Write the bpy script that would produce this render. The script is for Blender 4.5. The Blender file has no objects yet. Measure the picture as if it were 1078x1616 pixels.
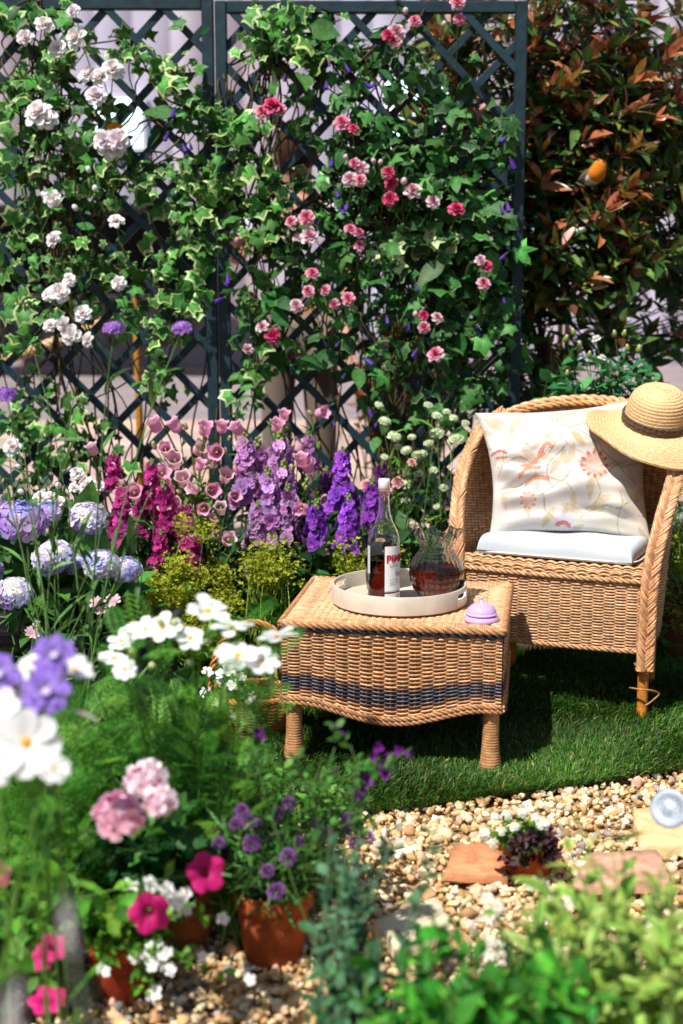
import bpy, math, random
import numpy as np
from mathutils import Matrix, Vector, noise as mnoise

rng = np.random.default_rng(11)
random.seed(11)
SC = bpy.context.scene
COL = SC.collection

# ------------------------------------------------------------------ camera, world, sun, exposure
CAM_H, PITCH, FPX = 1.4, math.radians(10.0), 50.0 / 36.0 * 1616.0
cam = bpy.data.cameras.new("camera")
cam.sensor_fit = 'VERTICAL'; cam.sensor_height = 36.0; cam.sensor_width = 24.0; cam.lens = 50.0
cam.clip_start = 0.05; cam.clip_end = 500.0
cam.dof.use_dof = True; cam.dof.focus_distance = 4.12; cam.dof.aperture_fstop = 2.3; cam.dof.aperture_blades = 0
cam_o = bpy.data.objects.new("camera", cam); COL.objects.link(cam_o)
cam_o.location = (0, 0, CAM_H); cam_o.rotation_euler = (math.pi / 2 - PITCH, 0, 0)
SC.camera = cam_o

SUN_DIR = Vector((-0.42, -0.52, 1.05)).normalized()      # towards the sun
elev = math.asin(SUN_DIR.z); azim = math.atan2(SUN_DIR.x, SUN_DIR.y)
world = bpy.data.worlds.new("World"); SC.world = world; world.use_nodes = True
wn = world.node_tree.nodes; wl = world.node_tree.links
sky = wn.new('ShaderNodeTexSky'); sky.sky_type = 'NISHITA'; sky.sun_disc = False
sky.sun_elevation = elev; sky.sun_rotation = azim
bg = wn['Background']; bg.inputs['Strength'].default_value = 0.062
wl.new(sky.outputs[0], bg.inputs['Color'])
sun = bpy.data.lights.new("sun", 'SUN'); sun.energy = 4.4; sun.angle = math.radians(0.9); sun.color = (1.0, 0.965, 0.91)
sun_o = bpy.data.objects.new("sun", sun); COL.objects.link(sun_o)
sun_o.rotation_euler = (-SUN_DIR).to_track_quat('-Z', 'Y').to_euler(); sun_o.location = (-3, -3, 8)
vs = SC.view_settings; vs.view_transform = 'Standard'; vs.look = 'None'; vs.gamma = 1.0; vs.exposure = 0.55
vs.use_curve_mapping = False
SC.cycles.use_denoising = True
SC.cycles.max_bounces = 10; SC.cycles.transmission_bounces = 10; SC.cycles.transparent_max_bounces = 8
SC.cycles.caustics_reflective = False; SC.cycles.caustics_refractive = True
SC.cycles.sample_clamp_indirect = 8.0

CT, ST = math.cos(PITCH), math.sin(PITCH)
def P(px, py, Y):
    """world point at distance Y seen at photograph pixel (px, py)"""
    u, v = px - 539.0, py - 808.0
    d = FPX * CT - v * ST
    return np.array([u / d * Y, Y, CAM_H - (FPX * ST + v * CT) / d * Y])
def G(px, py, z=0.0):
    """world point at height z seen at photograph pixel (px, py)"""
    u, v = px - 539.0, py - 808.0
    d = FPX * CT - v * ST
    Y = (CAM_H - z) / ((FPX * ST + v * CT) / d)
    return np.array([u / d * Y, Y, z])

# ------------------------------------------------------------------ materials
def lin(h):
    h = h.lstrip('#'); c = [int(h[i:i + 2], 16) / 255 for i in (0, 2, 4)]
    return np.array([x / 12.92 if x <= .04045 else ((x + .055) / 1.055) ** 2.4 for x in c])

def mat(name, rough=.5, transl=0.0, spec=.5, nscale=0, namt=.25, bump=0, bscale=40, coat=0, metal=0, tint=(1, 1, 1), sheen=0, bdist=.002, bdetail=3.0):
    """colour = 'Col' attribute x object colour x tint x noise; bump is fine relief"""
    m = bpy.data.materials.new(name); m.use_nodes = True
    N, L = m.node_tree.nodes, m.node_tree.links
    b = N['Principled BSDF']; out = N['Material Output']
    a = N.new('ShaderNodeAttribute'); a.attribute_name = 'Col'
    oi = N.new('ShaderNodeObjectInfo')
    mx = N.new('ShaderNodeMix'); mx.data_type = 'RGBA'; mx.blend_type = 'MULTIPLY'; mx.inputs[0].default_value = 1
    L.new(a.outputs['Color'], mx.inputs[6]); L.new(oi.outputs['Color'], mx.inputs[7])
    cur = mx.outputs[2]
    if tuple(tint) != (1, 1, 1):
        m2 = N.new('ShaderNodeMix'); m2.data_type = 'RGBA'; m2.blend_type = 'MULTIPLY'; m2.inputs[0].default_value = 1
        m2.inputs[7].default_value = (*tint, 1); L.new(cur, m2.inputs[6]); cur = m2.outputs[2]
    geo = N.new('ShaderNodeNewGeometry')
    if nscale:
        nz = N.new('ShaderNodeTexNoise'); nz.inputs['Scale'].default_value = nscale; nz.inputs['Detail'].default_value = 4
        L.new(geo.outputs['Position'], nz.inputs['Vector'])
        mr = N.new('ShaderNodeMapRange'); mr.inputs[1].default_value = .3; mr.inputs[2].default_value = .7
        mr.inputs[3].default_value = 1 - namt; mr.inputs[4].default_value = 1 + namt
        L.new(nz.outputs[0], mr.inputs[0])
        vm = N.new('ShaderNodeVectorMath'); vm.operation = 'SCALE'
        L.new(cur, vm.inputs[0]); L.new(mr.outputs[0], vm.inputs['Scale']); cur = vm.outputs[0]
    L.new(cur, b.inputs['Base Color'])
    b.inputs['Roughness'].default_value = rough; b.inputs['Specular IOR Level'].default_value = spec
    b.inputs['Metallic'].default_value = metal; b.inputs['Coat Weight'].default_value = coat
    b.inputs['Sheen Weight'].default_value = sheen
    if bump:
        nb = N.new('ShaderNodeTexNoise'); nb.inputs['Scale'].default_value = bscale; nb.inputs['Detail'].default_value = bdetail
        L.new(geo.outputs['Position'], nb.inputs['Vector'])
        bp = N.new('ShaderNodeBump'); bp.inputs['Strength'].default_value = bump; bp.inputs['Distance'].default_value = bdist
        L.new(nb.outputs[0], bp.inputs['Height']); L.new(bp.outputs[0], b.inputs['Normal'])
    if transl:
        t = N.new('ShaderNodeBsdfTranslucent'); ms = N.new('ShaderNodeMixShader'); ms.inputs[0].default_value = transl
        L.new(cur, t.inputs['Color']); L.new(b.outputs[0], ms.inputs[1]); L.new(t.outputs[0], ms.inputs[2])
        L.new(ms.outputs[0], out.inputs['Surface'])
    return m

def glassmat(name, col=(1, 1, 1), rough=0.0, ior=1.47, bump=0, bscale=60):
    m = bpy.data.materials.new(name); m.use_nodes = True
    N, L = m.node_tree.nodes, m.node_tree.links; N.remove(N['Principled BSDF'])
    g = N.new('ShaderNodeBsdfGlass'); g.inputs['Color'].default_value = (*col, 1); g.inputs['Roughness'].default_value = rough
    g.inputs['IOR'].default_value = ior
    if bump:
        nb = N.new('ShaderNodeTexVoronoi'); nb.inputs['Scale'].default_value = bscale
        ge = N.new('ShaderNodeNewGeometry'); L.new(ge.outputs['Position'], nb.inputs['Vector'])
        bp = N.new('ShaderNodeBump'); bp.inputs['Strength'].default_value = bump; bp.inputs['Distance'].default_value = .003
        L.new(nb.outputs[0], bp.inputs['Height']); L.new(bp.outputs[0], g.inputs['Normal'])
    L.new(g.outputs[0], N['Material Output'].inputs['Surface'])
    return m

M_LEAF = mat('leaf_surface', .5, .28, .26, 60, .28, tint=(.90, 1.0, .78))
M_GLOSSY = mat('glossy_leaf_surface', .3, .2, .45, 40, .25)
M_GRASS = mat('grass_surface', .5, .30, .35)
M_STEM = mat('stem_surface', .6, 0, .3, 80, .25)
M_PETAL = mat('petal_surface', .55, .34, .25, 0)
M_WICKER = mat('wicker_cane', .38, 0, .5, 55, .28, .5, 260)
M_WOOD = mat('painted_wood', .5, 0, .4, 30, .3, .35, 120)
M_PALEWOOD = mat('pale_wood', .5, 0, .4, 18, .10, .25, 90)
M_STRAW = mat('straw_plait', .55, 0, .35, 140, .22, .7, 420, bdist=.0015)
M_CLAY = mat('terracotta', .85, 0, .25, 22, .34, .6, 120)
M_CLOTH = mat('cotton_cloth', .75, .0, .3, 0, 0, .25, 900, sheen=.15, bdist=.0006)
M_STONE = mat('gravel_stone', .75, 0, .35, 90, .22, .6, 160)
M_SOIL = mat('soil', .95, 0, .1, 25, .5, 1.0, 60, bdist=.02)
M_PAVE = mat('paving', .85, 0, .25, 2.5, .18, .5, 30)
M_WALL = mat('wall_sheet', .6, 0, .3, 1.2, .12)
M_PLASTIC = mat('glazed_enamel', .18, 0, .55, 0, 0, 0, 0, coat=.6)
M_ZINC = mat('galvanised_metal', .55, 0, .5, 25, .2, .25, 60, metal=.45)
M_SKIN = mat('skin', .55, .0, .4, 20, .08)
M_FUR = mat('feathers', .8, 0, .2, 120, .25, .6, 200)
M_PAPER = mat('label_paper', .55, 0, .3)
M_GLASS = glassmat('clear_glass', (.97, .98, .97))
M_CUT = glassmat('crackled_glass', (.95, .95, .94), 0.0, 1.47, .22, 70)
M_DRINK = glassmat('amber_drink', (.34, .08, .028), 0.0, 1.34)
def emit(name, col, s):
    m = bpy.data.materials.new(name); m.use_nodes = True
    b = m.node_tree.nodes['Principled BSDF']; b.inputs['Base Color'].default_value = (.3, .35, .4, 1)
    b.inputs['Emission Color'].default_value = (*col, 1); b.inputs['Emission Strength'].default_value = s
    return m
M_LIT = emit('lit_window', (.62, .93, 1.0), 2.2)

# ------------------------------------------------------------------ mesh builder
class T:                       # a small template: verts, faces (lists), colours
    def __init__(s, V, F, C=None):
        s.V = np.asarray(V, float); s.F3 = np.array([f for f in F if len(f) == 3], int).reshape(-1, 3)
        s.F4 = np.array([f for f in F if len(f) == 4], int).reshape(-1, 4)
        s.C = np.ones((len(s.V), 3)) if C is None else np.broadcast_to(np.asarray(C, float), (len(s.V), 3)).copy()
def join(ts):
    V, C, F, o = [], [], [], 0
    for t in ts:
        V.append(t.V); C.append(t.C); F += [list(f + o) for f in t.F3] + [list(f + o) for f in t.F4]; o += len(t.V)
    return T(np.vstack(V), F, np.vstack(C))
def xf(t, M=None, loc=(0, 0, 0), s=1.0, col=None):
    V = t.V * s
    if M is not None: V = V @ np.asarray(M).T
    r = T(V + np.asarray(loc), [], t.C.copy() if col is None else t.C * np.asarray(col))
    r.F3, r.F4 = t.F3, t.F4
    return r

class MB:
    def __init__(s): s.V, s.F3, s.F4, s.C, s.n = [], [], [], [], 0
    def add(s, V, F, C=(1, 1, 1)):
        t = V if isinstance(V, T) else T(V, F, C); s.put(t)
    def put(s, t):
        s.V.append(t.V); s.C.append(t.C); s.F3.append(t.F3 + s.n); s.F4.append(t.F4 + s.n); s.n += len(t.V)
    def inst(s, t, M, loc, col):
        """m copies of template t: M (m,3,3), loc (m,3), col (m,3)"""
        m = len(loc)
        if m == 0: return
        k = len(t.V)
        V = np.einsum('mij,kj->mki', M, t.V) + loc[:, None, :]
        s.V.append(V.reshape(-1, 3)); s.C.append((t.C[None] * col[:, None, :]).reshape(-1, 3))
        off = (np.arange(m) * k + s.n)[:, None, None]
        s.F3.append((t.F3[None] + off).reshape(-1, 3)); s.F4.append((t.F4[None] + off).reshape(-1, 4)); s.n += m * k
    def grid(s, pts, C=(1, 1, 1), closed=False):
        """pts (a,b,3) -> quads; closed joins last column to first"""
        a, b = pts.shape[:2]; i = np.arange(a * b).reshape(a, b)
        if closed: i = np.hstack([i, i[:, :1]])
        q = np.stack([i[:-1, :-1], i[:-1, 1:], i[1:, 1:], i[1:, :-1]], -1).reshape(-1, 4)
        C = np.asarray(C, float)
        C = np.broadcast_to(C, (a, b, 3)).reshape(-1, 3) if C.ndim != 2 else np.repeat(C, b, 0)
        s.V.append(pts.reshape(-1, 3)); s.C.append(C); s.F3.append(np.zeros((0, 3), int)); s.F4.append(q + s.n); s.n += a * b
    def tube(s, pts, r, sides=5, C=(1, 1, 1), Nrm=None, flat=1.0, cap=True):
        pts = np.asarray(pts, float); n = len(pts); r = np.broadcast_to(np.asarray(r, float), (n,))
        t = np.gradient(pts, axis=0); t /= np.linalg.norm(t, axis=1)[:, None] + 1e-12
        if Nrm is None:
            m = np.abs(t).mean(0); ref = np.eye(3)[np.argmin(m)]
            Nrm = np.cross(t, ref)
        Nn = Nrm - t * np.sum(Nrm * t, 1)[:, None]; Nn /= np.linalg.norm(Nn, axis=1)[:, None] + 1e-12
        B = np.cross(t, Nn)
        a = np.arange(sides) / sides * 2 * math.pi + math.pi / sides
        ring = (np.cos(a)[None, :, None] * Nn[:, None, :] * flat + np.sin(a)[None, :, None] * B[:, None, :]) * r[:, None, None] + pts[:, None, :]
        C = np.asarray(C, float)
        s.grid(ring, C, True)
        if cap:
            for e, ri in ((0, 0), (1, n - 1)):
                c = C if C.ndim == 1 else C[ri]
                V = np.vstack([ring[ri], pts[ri]]); F = [[k, (k + 1) % sides, sides] for k in range(sides)]
                s.add(V, F, np.broadcast_to(c, (sides + 1, 3)))
    def lathe(s, prof, seg=32, C=(1, 1, 1), loc=(0, 0, 0), wob=None):
        prof = np.asarray(prof, float); a = np.arange(seg) / seg * 2 * math.pi
        r = np.broadcast_to(prof[:, 0:1], (len(prof), seg)); z = np.broadcast_to(prof[:, 1:2], (len(prof), seg)).copy()
        if wob is not None: r, z = wob(r, z, np.broadcast_to(a, r.shape))
        pts = np.stack([r * np.cos(a), r * np.sin(a), z], -1) + np.asarray(loc)
        s.grid(pts, C, True)
    def box(s, c, size, C=(1, 1, 1), bev=0.0, M=None):
        h = np.asarray(size, float) / 2; b = min(bev, h.min() * .9)
        if b <= 0:
            V = np.array([[x, y, z] for x in (-1, 1) for y in (-1, 1) for z in (-1, 1)]) * h
            F = [[0, 1, 3, 2], [4, 6, 7, 5], [0, 4, 5, 1], [2, 3, 7, 6], [0, 2, 6, 4], [1, 5, 7, 3]]
        else:
            V, idx = [], {}
            for x in (-1, 1):
                for y in (-1, 1):
                    for z in (-1, 1):
                        for ax in range(3):
                            p = np.array([x, y, z], float) * (h - b); p[ax] = (x, y, z)[ax] * h[ax]
                            idx[(x, y, z, ax)] = len(V); V.append(p)
            F = []
            for ax in range(3):
                o = [a for a in range(3) if a != ax]
                for sg in (-1, 1):
                    q = []
                    for p, r in ((-1, -1), (1, -1), (1, 1), (-1, 1)):
                        k = [0, 0, 0]; k[ax] = sg; k[o[0]] = p; k[o[1]] = r; q.append(idx[(*k, ax)])
                    F.append(q)
                for p in (-1, 1):          # edges along ax
                    for r in (-1, 1):
                        k1 = [0, 0, 0]; k1[o[0]] = p; k1[o[1]] = r; k2 = list(k1); k1[ax] = -1; k2[ax] = 1
                        F.append([idx[(*k1, o[0])], idx[(*k2, o[0])], idx[(*k2, o[1])], idx[(*k1, o[1])]])
            for x in (-1, 1):
                for y in (-1, 1):
                    for z in (-1, 1): F.append([idx[(x, y, z, 0)], idx[(x, y, z, 1)], idx[(x, y, z, 2)]])
            V = np.array(V)
        if M is not None: V = V @ np.asarray(M).T
        s.add(V + np.asarray(c), F, C)
    def mesh(s, name, material, smooth=True):
        V = np.vstack(s.V); C = np.vstack(s.C); F3 = np.vstack(s.F3); F4 = np.vstack(s.F4)
        me = bpy.data.meshes.new(name); n3, n4 = len(F3), len(F4)
        me.vertices.add(len(V)); me.vertices.foreach_set('co', V.astype(np.float32).ravel())
        me.loops.add(n3 * 3 + n4 * 4)
        me.loops.foreach_set('vertex_index', np.concatenate([F3.ravel(), F4.ravel()]).astype(np.int32))
        me.polygons.add(n3 + n4)
        st = np.concatenate([np.arange(n3) * 3, n3 * 3 + np.arange(n4) * 4]).astype(np.int32)
        me.polygons.foreach_set('loop_start', st)
        me.polygons.foreach_set('use_smooth', np.full(n3 + n4, bool(smooth)))
        at = me.color_attributes.new('Col', 'FLOAT_COLOR', 'POINT')
        at.data.foreach_set('color', np.hstack([np.clip(C, 0, 1), np.ones((len(C), 1))]).astype(np.float32).ravel())
        me.materials.append(material); me.update(calc_edges=True); me.validate()
        return me
    def build(s, name, material, parent=None, smooth=True, kind=None, label=None):
        return link(name, s.mesh(name, material, smooth), parent, None, kind, label)

def link(name, me, parent=None, M4=None, kind=None, label=None, color=None):
    o = bpy.data.objects.new(name, me); COL.objects.link(o)
    if parent is not None:
        o.parent = parent; o.matrix_parent_inverse = parent.matrix_basis.inverted()
    if M4 is not None: o.matrix_basis = M4
    if kind: o['kind'] = kind
    if label: o['label'] = label
    if color is not None: o.color = (*[float(c) for c in color], 1.0)
    return o
def tag(o, label, cat, group=None):
    o['label'] = label; o['category'] = cat
    if group: o['group'] = group
    return o
def thing(name, label, cat, loc=(0, 0, 0), group=None, rz=0.0):
    o = bpy.data.objects.new(name, None); COL.objects.link(o); o.empty_display_size = .05
    o.matrix_basis = Matrix.Translation(Vector([float(c) for c in loc])) @ Matrix.Rotation(rz, 4, 'Z')
    return tag(o, label, cat, group)
def m4(M, loc):
    r = Matrix.Identity(4)
    for i in range(3):
        for j in range(3): r[i][j] = float(M[i][j])
        r[i][3] = float(loc[i])
    return r
def local(parent, o):        # the mesh was made in the thing's own coordinates
    o.matrix_parent_inverse = Matrix.Identity(4); return o

def unit(v): v = np.asarray(v, float); return v / (np.linalg.norm(v, axis=-1, keepdims=True) + 1e-12)
def frames(d, n, s=1.0):
    """columns: side, along d, normal near n"""
    d = unit(d); x = unit(np.cross(d, n)); z = np.cross(x, d)
    s = np.broadcast_to(np.asarray(s, float), (len(d),))
    return np.stack([x, d, z], -1) * s[:, None, None]
def rot(ax, a):
    c, s = math.cos(a), math.sin(a)
    return np.array({'x': [[1, 0, 0], [0, c, -s], [0, s, c]], 'y': [[c, 0, s], [0, 1, 0], [-s, 0, c]], 'z': [[c, -s, 0], [s, c, 0], [0, 0, 1]]}[ax])
def catmull(pts, n):
    p = np.asarray(pts, float); p = np.vstack([2 * p[0] - p[1], p, 2 * p[-1] - p[-2]]); k = len(p) - 3
    t = np.linspace(0, k - 1e-9, n); i = t.astype(int); f = (t - i)[:, None]
    a, b, c, d = p[i], p[i + 1], p[i + 2], p[i + 3]
    return .5 * (2 * b + (c - a) * f + (2 * a - 5 * b + 4 * c - d) * f ** 2 + (3 * b - a - 3 * c + d) * f ** 3)
def resample(pts, n):
    d = np.concatenate([[0], np.cumsum(np.linalg.norm(np.diff(pts, axis=0), axis=1))]); t = np.linspace(0, d[-1], n)
    return np.stack([np.interp(t, d, pts[:, k]) for k in range(pts.shape[1])], -1)
def bez(a, b, c, n=10):
    t = np.linspace(0, 1, n)[:, None]; return (1 - t) ** 2 * a + 2 * t * (1 - t) * b + t * t * c
def jit(n, s): return rng.normal(0, s, (n, 3))
def sphere_dirs(n, up=None):
    k = np.arange(n) + .5; z = 1 - 2 * k / n
    if up is not None: z = 1 - (1 - up) * k / n
    a = k * 2.399963; r = np.sqrt(np.maximum(0, 1 - z * z))
    return np.stack([r * np.cos(a), r * np.sin(a), z], -1)
def nz(p, s=1.0): return mnoise.noise(Vector((float(p[0]) * s, float(p[1]) * s, float(p[2]) * s)))

# ------------------------------------------------------------------ leaf and petal templates (unit length along +y, face +z)
def leaf_t(w=.4, n=5, fold=.25, droop=.25, pw=1.0, mid=(1, 1, 1), edge=(1, 1, 1), wave=0.0, stalk=.0):
    V, C = [], []
    for i in range(n + 1):
        t = i / n; ww = w * .5 * max(math.sin(math.pi * min(1, t ** pw)), .03 if 0 < i < n else .012)
        y = stalk + t * (1 - stalk); z = -droop * t * t + wave * math.sin(t * 9)
        for sx in (-1, 0, 1):
            V.append((sx * ww, y, z + abs(sx) * fold * ww)); C.append(edge if sx else mid)
    F = []
    for i in range(n):
        for k in range(2):
            a = i * 3 + k; F.append([a, a + 1, a + 4, a + 3])
    return T(V, F, C)
def ivy_t(green=(1, 1, 1), margin=(1, 1, 1), cup=.12, seed=0, frac=.66):
    r = np.random.default_rng(seed)
    pol = [(0, 1.0), (15, .76), (33, .52 + .06 * (seed % 3)), (57, .84 - .06 * (seed % 2)), (80, .52), (104, .46), (128, .64), (152, .47), (172, .14)]
    out = []
    for a, d in pol: out.append((a, d * r.uniform(.92, 1.08)))
    left = [(-a, d * r.uniform(.92, 1.08)) for a, d in pol[1:]][::-1]
    ring = [(math.radians(a), d) for a, d in out + left]
    V = [(0, .34, 0)]; C = [np.asarray(green) * 1.5 + .02]
    for f, c in ((frac, green), (frac + .08, margin), (1.0, margin)):
        for a, d in ring:
            x, y = math.sin(a) * d * .78 * f, .34 + math.cos(a) * d * .66 * f
            V.append((x, y, -cup * (x * x * 2 + (y - .34) ** 2 * 1.2) + .06 * math.sin(a * 3 + seed) * f + .12 * abs(x) + .03 * math.sin(a * 7 + seed * 2) * f * f)); C.append(c)
    m = len(ring); F = [[0, 1 + (k + 1) % m, 1 + k] for k in range(m)]
    for L in range(2):
        for k in range(m): F.append([1 + L * m + k, 1 + L * m + (k + 1) % m, 1 + (L + 1) * m + (k + 1) % m, 1 + (L + 1) * m + k])
    return T(V, F, C)
def petal_g(L=1, W=.8, nl=4, nw=4, cup=.3, curl=.2, base=.25, notch=0.0, pw=.75, c0=(1, 1, 1), c1=(1, 1, 1), c2=None, ruff=0.0):
    """petal along +y; colour from c0 (base) to c1 (tip), c2 at the lip"""
    V, C = [], []
    c0, c1 = np.array(c0, float), np.array(c1, float)
    for i in range(nl + 1):
        t = i / nl; wd = W * .5 * (base + (1 - base) * math.sin(math.pi * .5 * min(1, t * 1.25) ** pw)) * (1 if t < .8 else math.sqrt(max(.0, 1 - ((t - .8) / .28) ** 2)))
        for j in range(nw + 1):
            s = j / nw * 2 - 1
            y = L * t - (notch * L * (1 - abs(s)) * t ** 4 if notch else 0) - .10 * L * s * s * t
            z = cup * (s * s) * wd * 1.6 + curl * L * (-(t ** 2)) + ruff * math.sin(j * 2.7 + i) * t
            V.append((s * wd, y, z)); c = c0 + (c1 - c0) * t ** 1.2
            if c2 is not None and (t > .92): c = np.array(c2, float)
            C.append(c)
    F = [[i * (nw + 1) + j, i * (nw + 1) + j + 1, (i + 1) * (nw + 1) + j + 1, (i + 1) * (nw + 1) + j] for i in range(nl) for j in range(nw)]
    return T(V, F, C)
def whorl(pt, n, tilt, r0=0.0, z0=0.0, s=1.0, ph=0.0, rs=None, jt=0.0):
    """n petals round +z, each leaning up by tilt from flat"""
    r = np.random.default_rng(5 if rs is None else rs); out = []
    for k in range(n):
        a = ph + 2 * math.pi * k / n + r.normal(0, jt); ti = tilt + r.normal(0, jt)
        M = rot('z', a - math.pi / 2) @ rot('x', ti)
        out.append(xf(pt, M, (r0 * math.cos(a), r0 * math.sin(a), z0), s * (1 + r.normal(0, jt * .5))))
    return join(out)
def rose_t(cin, cout, seed=0, full=1.0, openness=1.0):
    cin, cout = np.array(cin), np.array(cout); ts = []
    lay = [(3, 84, .03, .30, .46, .9), (4, 74, .10, .24, .55, .95), (5, 62, .16, .16, .62, .95), (6, 46, .20, .08, .72, .95), (7, 26 * openness, .22, .0, .82, .9), (6, 8, .2, -.06, .84, .85)]
    for i, (n, ti, r0, z0, L, W) in enumerate(lay):
        f = i / 5; c = cin * (1 - f) + cout * f
        pt = petal_g(L, W * L * 1.05, 3, 3, .35, .28, .35, 0, .7, c * .86, c, np.minimum(1, c * 1.05 + .01), .015)
        ts.append(whorl(pt, n, math.radians(ti), r0, z0, 1, seed + i * 1.1, seed * 10 + i, .10))
    return join(ts)
def ball_t(r=1.0, seg=8, ring=5, C=(1, 1, 1), sz=1.0, loc=(0, 0, 0)):
    V, F = [(0, 0, r * sz)], []
    for i in range(1, ring):
        a = math.pi * i / ring
        for j in range(seg): b = 2 * math.pi * j / seg; V.append((r * math.sin(a) * math.cos(b), r * math.sin(a) * math.sin(b), r * sz * math.cos(a)))
    V.append((0, 0, -r * sz)); m = len(V) - 1
    for j in range(seg): F.append([0, 1 + j, 1 + (j + 1) % seg]); F.append([m, 1 + (ring - 2) * seg + (j + 1) % seg, 1 + (ring - 2) * seg + j])
    for i in range(ring - 2):
        for j in range(seg): F.append([1 + i * seg + j, 1 + (i + 1) * seg + j, 1 + (i + 1) * seg + (j + 1) % seg, 1 + i * seg + (j + 1) % seg])
    return T(np.array(V) + np.asarray(loc), F, C)
def tmesh(t, name, material, smooth=True):
    b = MB(); b.put(t); return b.mesh(name, material, smooth)

# scatter a list of leaf transforms: the most visible become leaf objects, the rest one mesh
def leaves(parent, tmpl, M, loc, col, nobj, material, name='leaf'):
    """tmpl: list of templates; leaves are dealt out among them"""
    n = len(loc); which = rng.integers(0, len(tmpl), n)
    nobj = min(nobj, n)
    if nobj:
        size = np.linalg.norm(M[:, :, 1], axis=1) / loc[:, 1]
        u = loc[:, 0] / loc[:, 1] * FPX + 539
        vis = (u > -10) & (u < 1090)
        order = np.argsort(-(size / size.max() + 1.2 * vis - (loc[:, 1] - loc[:, 1].min())))
        first = np.zeros(n, bool); first[order[:nobj]] = True
    else: first = np.zeros(n, bool)
    meshes = [tmesh(t, name, material) for t in tmpl] if nobj else None
    for i in np.nonzero(first)[0]:
        link(name, meshes[which[i]], parent, m4(M[i], loc[i]), color=col[i])
    if n > nobj:
        b = MB()
        for k, t in enumerate(tmpl):
            s = (~first) & (which == k); b.inst(t, M[s], loc[s], col[s])
        b.build('foliage', material, parent, kind='stuff')
def vary(c, n, h=.12, v=.25):
    c = np.asarray(c, float); k = np.exp(rng.normal(0, v, (n, 1))); return np.clip(c[None] * k * np.exp(rng.normal(0, h, (n, 3))), 0, 1)
def mixcol(cs, ws, n, h=.08, v=.2):
    cs = np.asarray(cs, float); i = rng.choice(len(cs), n, p=np.asarray(ws, float) / sum(ws)); return np.clip(cs[i] * np.exp(rng.normal(0, v, (n, 1))) * np.exp(rng.normal(0, h, (n, 3))), 0, 1)
# ------------------------------------------------------------------ ground, lawn, gravel, terrace
def sheet(name, x0, x1, y0, y1, z, material, col, nx=2, ny=2):
    b = MB(); X, Y = np.meshgrid(np.linspace(x0, x1, nx), np.linspace(y0, y1, ny))
    b.grid(np.stack([X, Y, np.full_like(X, z)], -1), col); o = b.build(name, material, smooth=False); o['kind'] = 'structure'; return o
sheet('ground', -60, 60, -20, 120, -.03, M_SOIL, lin('#4a3a2c'))
FX = np.array([-.8, -.3, .083, .5, .95, 1.6]); FY = np.array([3.26, 3.36, 3.46, 3.60, 3.77, 4.06])
def yf(x): return np.interp(x, FX, FY)
def lawn():
    b = MB(); x = np.linspace(-.75, 1.55, 60); y0 = yf(x) + .012 * np.sin(x * 23) + .008 * np.sin(x * 61)
    rows = np.linspace(0, 1, 12)[:, None]; Y = y0[None] * (1 - rows) + 5.0 * rows
    X = np.broadcast_to(x, Y.shape); Z = np.full_like(Y, .012) + .004 * np.sin(X * 7) * np.cos(Y * 6)
    b.grid(np.stack([X, Y, Z], -1), lin('#2e3a18'))
    lip = np.stack([np.stack([x, y0 - .004, np.full_like(x, -.028)], -1), np.stack([x, y0, Z[0]], -1)])
    b.grid(lip, lin('#3a2a1c'))
    o = b.build('lawn', M_SOIL); o['kind'] = 'structure'
    # blades
    n = 84000; X = rng.uniform(-.72, 1.5, n); e = np.abs(rng.normal(0, 1, n)); Y = yf(X) + np.clip(rng.uniform(-.02, 1, n), 0, 1) ** 1.25 * (4.98 - yf(X)) - .012 * rng.uniform(0, 1, n)
    L = rng.uniform(.022, .046, n) * (1 + .25 * np.sin(X * 13 + 2) * np.sin(Y * 11)); W = rng.uniform(.0011, .0021, n)
    fa = 1.3 * np.sin(X * 5 + Y * 3) + 1.1 * np.sin(Y * 9 - X * 4) + rng.normal(0, .9, n)
    lean = np.abs(rng.normal(.45, .28, n)); d = np.stack([np.cos(fa) * np.sin(lean), np.sin(fa) * np.sin(lean), np.cos(lean)], -1)
    base = np.stack([X, Y, np.full(n, .011)], -1); side = unit(np.stack([-np.sin(fa), np.cos(fa), np.zeros(n)], -1) + rng.normal(0, .5, (n, 3))) * W[:, None]
    midp = base + d * (L * .55)[:, None]; tip = base + d * L[:, None]; tip[:, 2] -= L * .22; tip[:, :2] += d[:, :2] * (L * .3)[:, None]
    V = np.stack([base - side, base + side, midp - side * .8, midp + side * .8, tip], 1)
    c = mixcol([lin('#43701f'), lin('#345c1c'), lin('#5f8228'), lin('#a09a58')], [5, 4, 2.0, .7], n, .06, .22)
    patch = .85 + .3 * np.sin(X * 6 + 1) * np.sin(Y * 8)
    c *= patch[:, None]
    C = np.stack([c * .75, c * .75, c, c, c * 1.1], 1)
    k = np.arange(n)[:, None] * 5
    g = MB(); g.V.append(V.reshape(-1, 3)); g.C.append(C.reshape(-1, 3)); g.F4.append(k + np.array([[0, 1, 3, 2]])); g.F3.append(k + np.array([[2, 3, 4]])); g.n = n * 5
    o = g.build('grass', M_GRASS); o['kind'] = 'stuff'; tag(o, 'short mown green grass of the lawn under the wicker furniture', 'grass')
lawn()

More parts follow.
